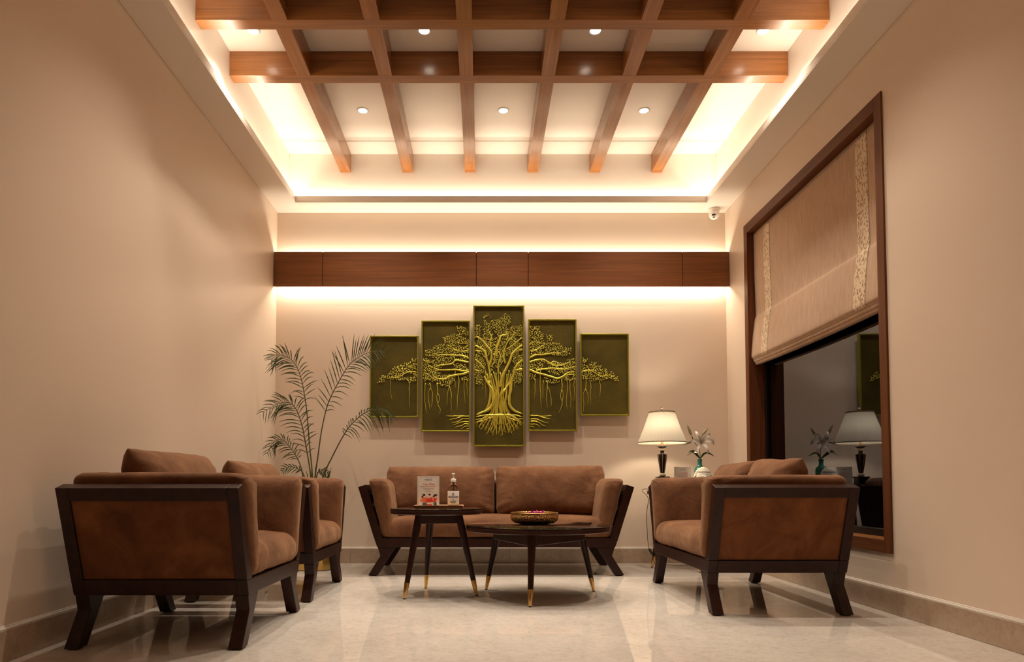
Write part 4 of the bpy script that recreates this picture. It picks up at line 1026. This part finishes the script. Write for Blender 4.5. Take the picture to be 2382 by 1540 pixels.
for i, (nm, (x0, y0, x1, y1)) in enumerate(PANELS):
    a = ap(x0, (y0+y1)/2); b = ap(x1, (y0+y1)/2); tz_ = ap((x0+x1)/2, y0).z; bz_ = ap((x0+x1)/2, y1).z
    root = thing('relief_panel', labels[i], 'artwork', (0, 0, 0), 0, 'five gold tree relief panels on the back wall')
    f_ = .0125
    link('backing_plate', one(box, (a.x+.004, AY, bz_+.004), (b.x-.004, AY+.012, tz_-.004)), M_gback, root)
    bm = newbm()
    ring_ = [((a.x, bz_), (a.x+f_, tz_)), ((b.x-f_, bz_), (b.x, tz_)), ((a.x+f_, bz_), (b.x-f_, bz_+f_)), ((a.x+f_, tz_-f_), (b.x-f_, tz_))]
    for lo, hi in ring_: box(bm, (lo[0], AY-.022, lo[1]), (hi[0], AY+.016, hi[1]))
    link('frame', bm, M_gframe, root, bevel=.002)
    bm = newbm()
    for sx_ in (a.x+.02, b.x-.02):
        for sz_ in (bz_+.02, tz_-.02): lathe(bm, [(.004, -.0), (.004, .002)], 10, (0, 0, 0)) if False else box(bm, (sx_-.003, AY-.003, sz_-.003), (sx_+.003, AY, sz_+.003))
    link('fixing_screw', bm, M_gold, root)
    bm = newbm()
    for sx_ in (a.x+.06, b.x-.06): box(bm, (sx_-.015, AY+.012, tz_-.12), (sx_+.015, YB-.0005, tz_-.09)); box(bm, (sx_-.015, AY+.012, bz_+.09), (sx_+.015, YB-.0005, bz_+.12))
    link('standoff', bm, M_esp, root)
    bm = newbm(); strokes(bm, BR[i]); link('branches', bm, M_gold, root, smooth=180)
    bm = newbm(); strokes(bm, HANG[i], 5); link('hanging_roots', bm, M_gold, root, smooth=180)
    if i in ROOTS: bm = newbm(); strokes(bm, ROOTS[i], 6); link('roots', bm, M_gold, root, smooth=180)
    if i == 2: bm = newbm(); strokes(bm, TRUNK, 4, .55); link('trunk', bm, M_gold, root, smooth=180)
    me = blobs(LEAFPOLY[i], 16.5 if i in (0, 4) else (12.5 if i == 2 else 14.5), i+1)
    o = bpy.data.objects.new('leaves', me); COL.objects.link(o); o.parent = root; o['kind'] = 'stuff'

# ------------------------------------------------------------------ potted palm
PX, PYd = -1.415, 5.80
palm = thing('potted_palm', 'tall feathery palm in a brass planter in the left corner', 'plant', (PX, PYd, 0))
M_pot = plain('polished_brass_planter', (.62, .42, .14), .14, 1)
link('planter', one(lathe, [(.165, 0), (.182, .006), (.185, .30), (.185, .60), (.188, .61), (.182, .612), (.176, .605), (.176, .54)], 64, (0, 0, 0), False), M_pot, palm, smooth=50)
link('planter_base', one(lathe, [(.001, .001), (.17, .001), (.17, .004)], 48, (0, 0, 0), False), M_pot, palm)
def soil():
    m, nt, b = nodes('potting_soil'); n = noise_n(nt, texco(nt), 60, 6); nt.links.new(ramp(nt, n, [(.3, (.015, .009, .005)), (.7, (.06, .035, .02))]), b.inputs['Base Color']); b.inputs['Roughness'].default_value = .95; bump(nt, b, n, .8, .01); return m
link('soil', one(lathe, [(.1755, .50), (.1755, .548), (.10, .56), (.02, .562)], 40), soil(), palm, smooth=60)
def palmgreen(name, c0, c1):
    m, nt, b = nodes(name); n = noise_n(nt, texco(nt, 'World'), 14, 3); nt.links.new(ramp(nt, n, [(.35, c0), (.65, c1)]), b.inputs['Base Color']); b.inputs['Roughness'].default_value = .42; return m
M_frond = palmgreen('palm_leaflet', (.028, .045, .008), (.060, .090, .016)); M_rach = plain('palm_stalk', (.075, .070, .016), .5)
P0 = Vector((PX, PYd, 0))
def fp(cx, cy2, dy): return at(580+cx/3.755, 740+cy2/3.755, PYd+dy)-P0
# control points in the drawing grid, depth offset; leafy from fraction f0; leaflet length; counts
FR = [
 ([(560, 1560, 0), (575, 1380, 0), (600, 1200, -.01), (635, 960, -.03), (690, 740, -.05), (790, 540, -.09), (880, 400, -.12), (960, 340, -.15), (1050, 300, -.18), (1170, 285, -.22)], .40, .215, 28, 'up'),
 ([(545, 1560, .01), (550, 1370, .01), (525, 1100, .02), (505, 850, .02), (485, 690, .01), (450, 520, 0), (400, 400, -.02), (330, 340, -.04), (250, 322, -.07), (190, 362, -.10)], .42, .20, 26, 'both'),
 ([(540, 1560, -.02), (535, 1370, -.03), (495, 1120, -.06), (460, 940, -.09), (410, 800, -.11), (350, 740, -.13), (250, 748, -.16), (115, 825, -.20)], .24, .21, 25, 'both'),
 ([(520, 1560, .02), (470, 1370, .03), (440, 1270, .04), (400, 1190, .05), (340, 1110, .06), (285, 1060, .05), (210, 1085, .03), (155, 1185, .01)], .34, .135, 18, 'both'),
 ([(600, 1560, -.02), (645, 1380, -.04), (740, 1180, -.08), (820, 1030, -.11), (890, 930, -.14), (990, 840, -.16), (1080, 800, -.17), (1180, 812, -.18), (1250, 860, -.19)], .38, .13, 22, 'down'),
 ([(530, 1540, .05), (475, 1365, .05), (440, 1322, .05), (350, 1296, .05), (280, 1332, .04)], .40, .07, 9, 'both'),
 ([(570, 1540, .04), (590, 1375, .04), (605, 1345, .03), (650, 1335, .02), (700, 1356, .01)], .45, .07, 8, 'both')]
random.seed(21)
for pts, f0, LL, nl, mode in FR:
    path = [Vector(p_) for p_ in smooth_path([tuple(fp(*q)) for q in pts], 8)]
    path[0].z = max(path[0].z, .555)
    n = len(path)-1
    fr = link('frond', one(tube, path, [.0058*(1-.78*i/n)+.0006 for i in range(n+1)], 7), M_rach, palm, smooth=180)
    for k in range(nl):
        f = f0+(1-f0)*(k+.3)/nl; t = f*n; i = min(int(t), n-1); p_ = path[i].lerp(path[i+1], t-i); d = (path[i+1]-path[i]).normalized()
        prof_ = math.sin(PI*min(1, .16+.80*(k+.5)/nl))**.7
        for s in (-1, 1):
            side = Vector((-d.z, 0, d.x))*s       # in the plane of the picture
            up_side = side.z > 0
            L = LL*prof_*random.uniform(.82, 1.08)
            if mode == 'up': L *= 1.25 if up_side else .75
            dirn = (side*random.uniform(.62, .95)+d*random.uniform(.5, .95)+Vector((0, random.uniform(-.4, .3), 0))).normalized()
            droop = {'up': (.10 if up_side else .55), 'both': .42, 'down': .85}[mode]*random.uniform(.5, 1.35)
            q = [p_+dirn*L*u+Vector((0, 0, -droop*L*u**2.1)) for u in (0, .33, .66, 1)]
            w_ = .0088*(.55+.45*prof_)
            bm = newbm(); blade(bm, q, (.0025, w_, w_*.8, .001), fold=.2, per=2); link('leaflet', bm, M_frond, fr, smooth=180)
# short spiky shoots at the rim of the pot
for k in range(9):
    a = k*.7; r_ = .05+.03*(k % 3); b0 = Vector((r_*math.cos(a), r_*math.sin(a), .558)); e = b0+Vector((.07*math.cos(a), .05*math.sin(a), .27+.04*math.sin(k*2.1)))
    bm = newbm(); blade(bm, [b0, b0.lerp(e, .5)+Vector((0, 0, .03)), e], (.006, .014, .001)); link('shoot', bm, M_frond, palm, smooth=180)

# ------------------------------------------------------------------ plant outside the window
sh_ = thing('garden_shrub', 'dark spiky shrub outside the window, behind the glass', 'plant', (3.05, 5.25, -.12))
random.seed(31)
bm = newbm()
for k in range(34):
    a = random.uniform(0, 2*PI); h = random.uniform(.35, .62); r_ = random.uniform(.08, .30)
    b0 = Vector((.04*math.cos(a), .04*math.sin(a), 0)); blade(bm, [b0, b0+Vector((r_*.4*math.cos(a), r_*.4*math.sin(a), h*.8)), b0+Vector((r_*math.cos(a), r_*math.sin(a), h)), b0+Vector((r_*1.5*math.cos(a), r_*1.5*math.sin(a), h*.82))], (.01, .025, .02, .002))
link('foliage', bm, M_frond, sh_, smooth=180)
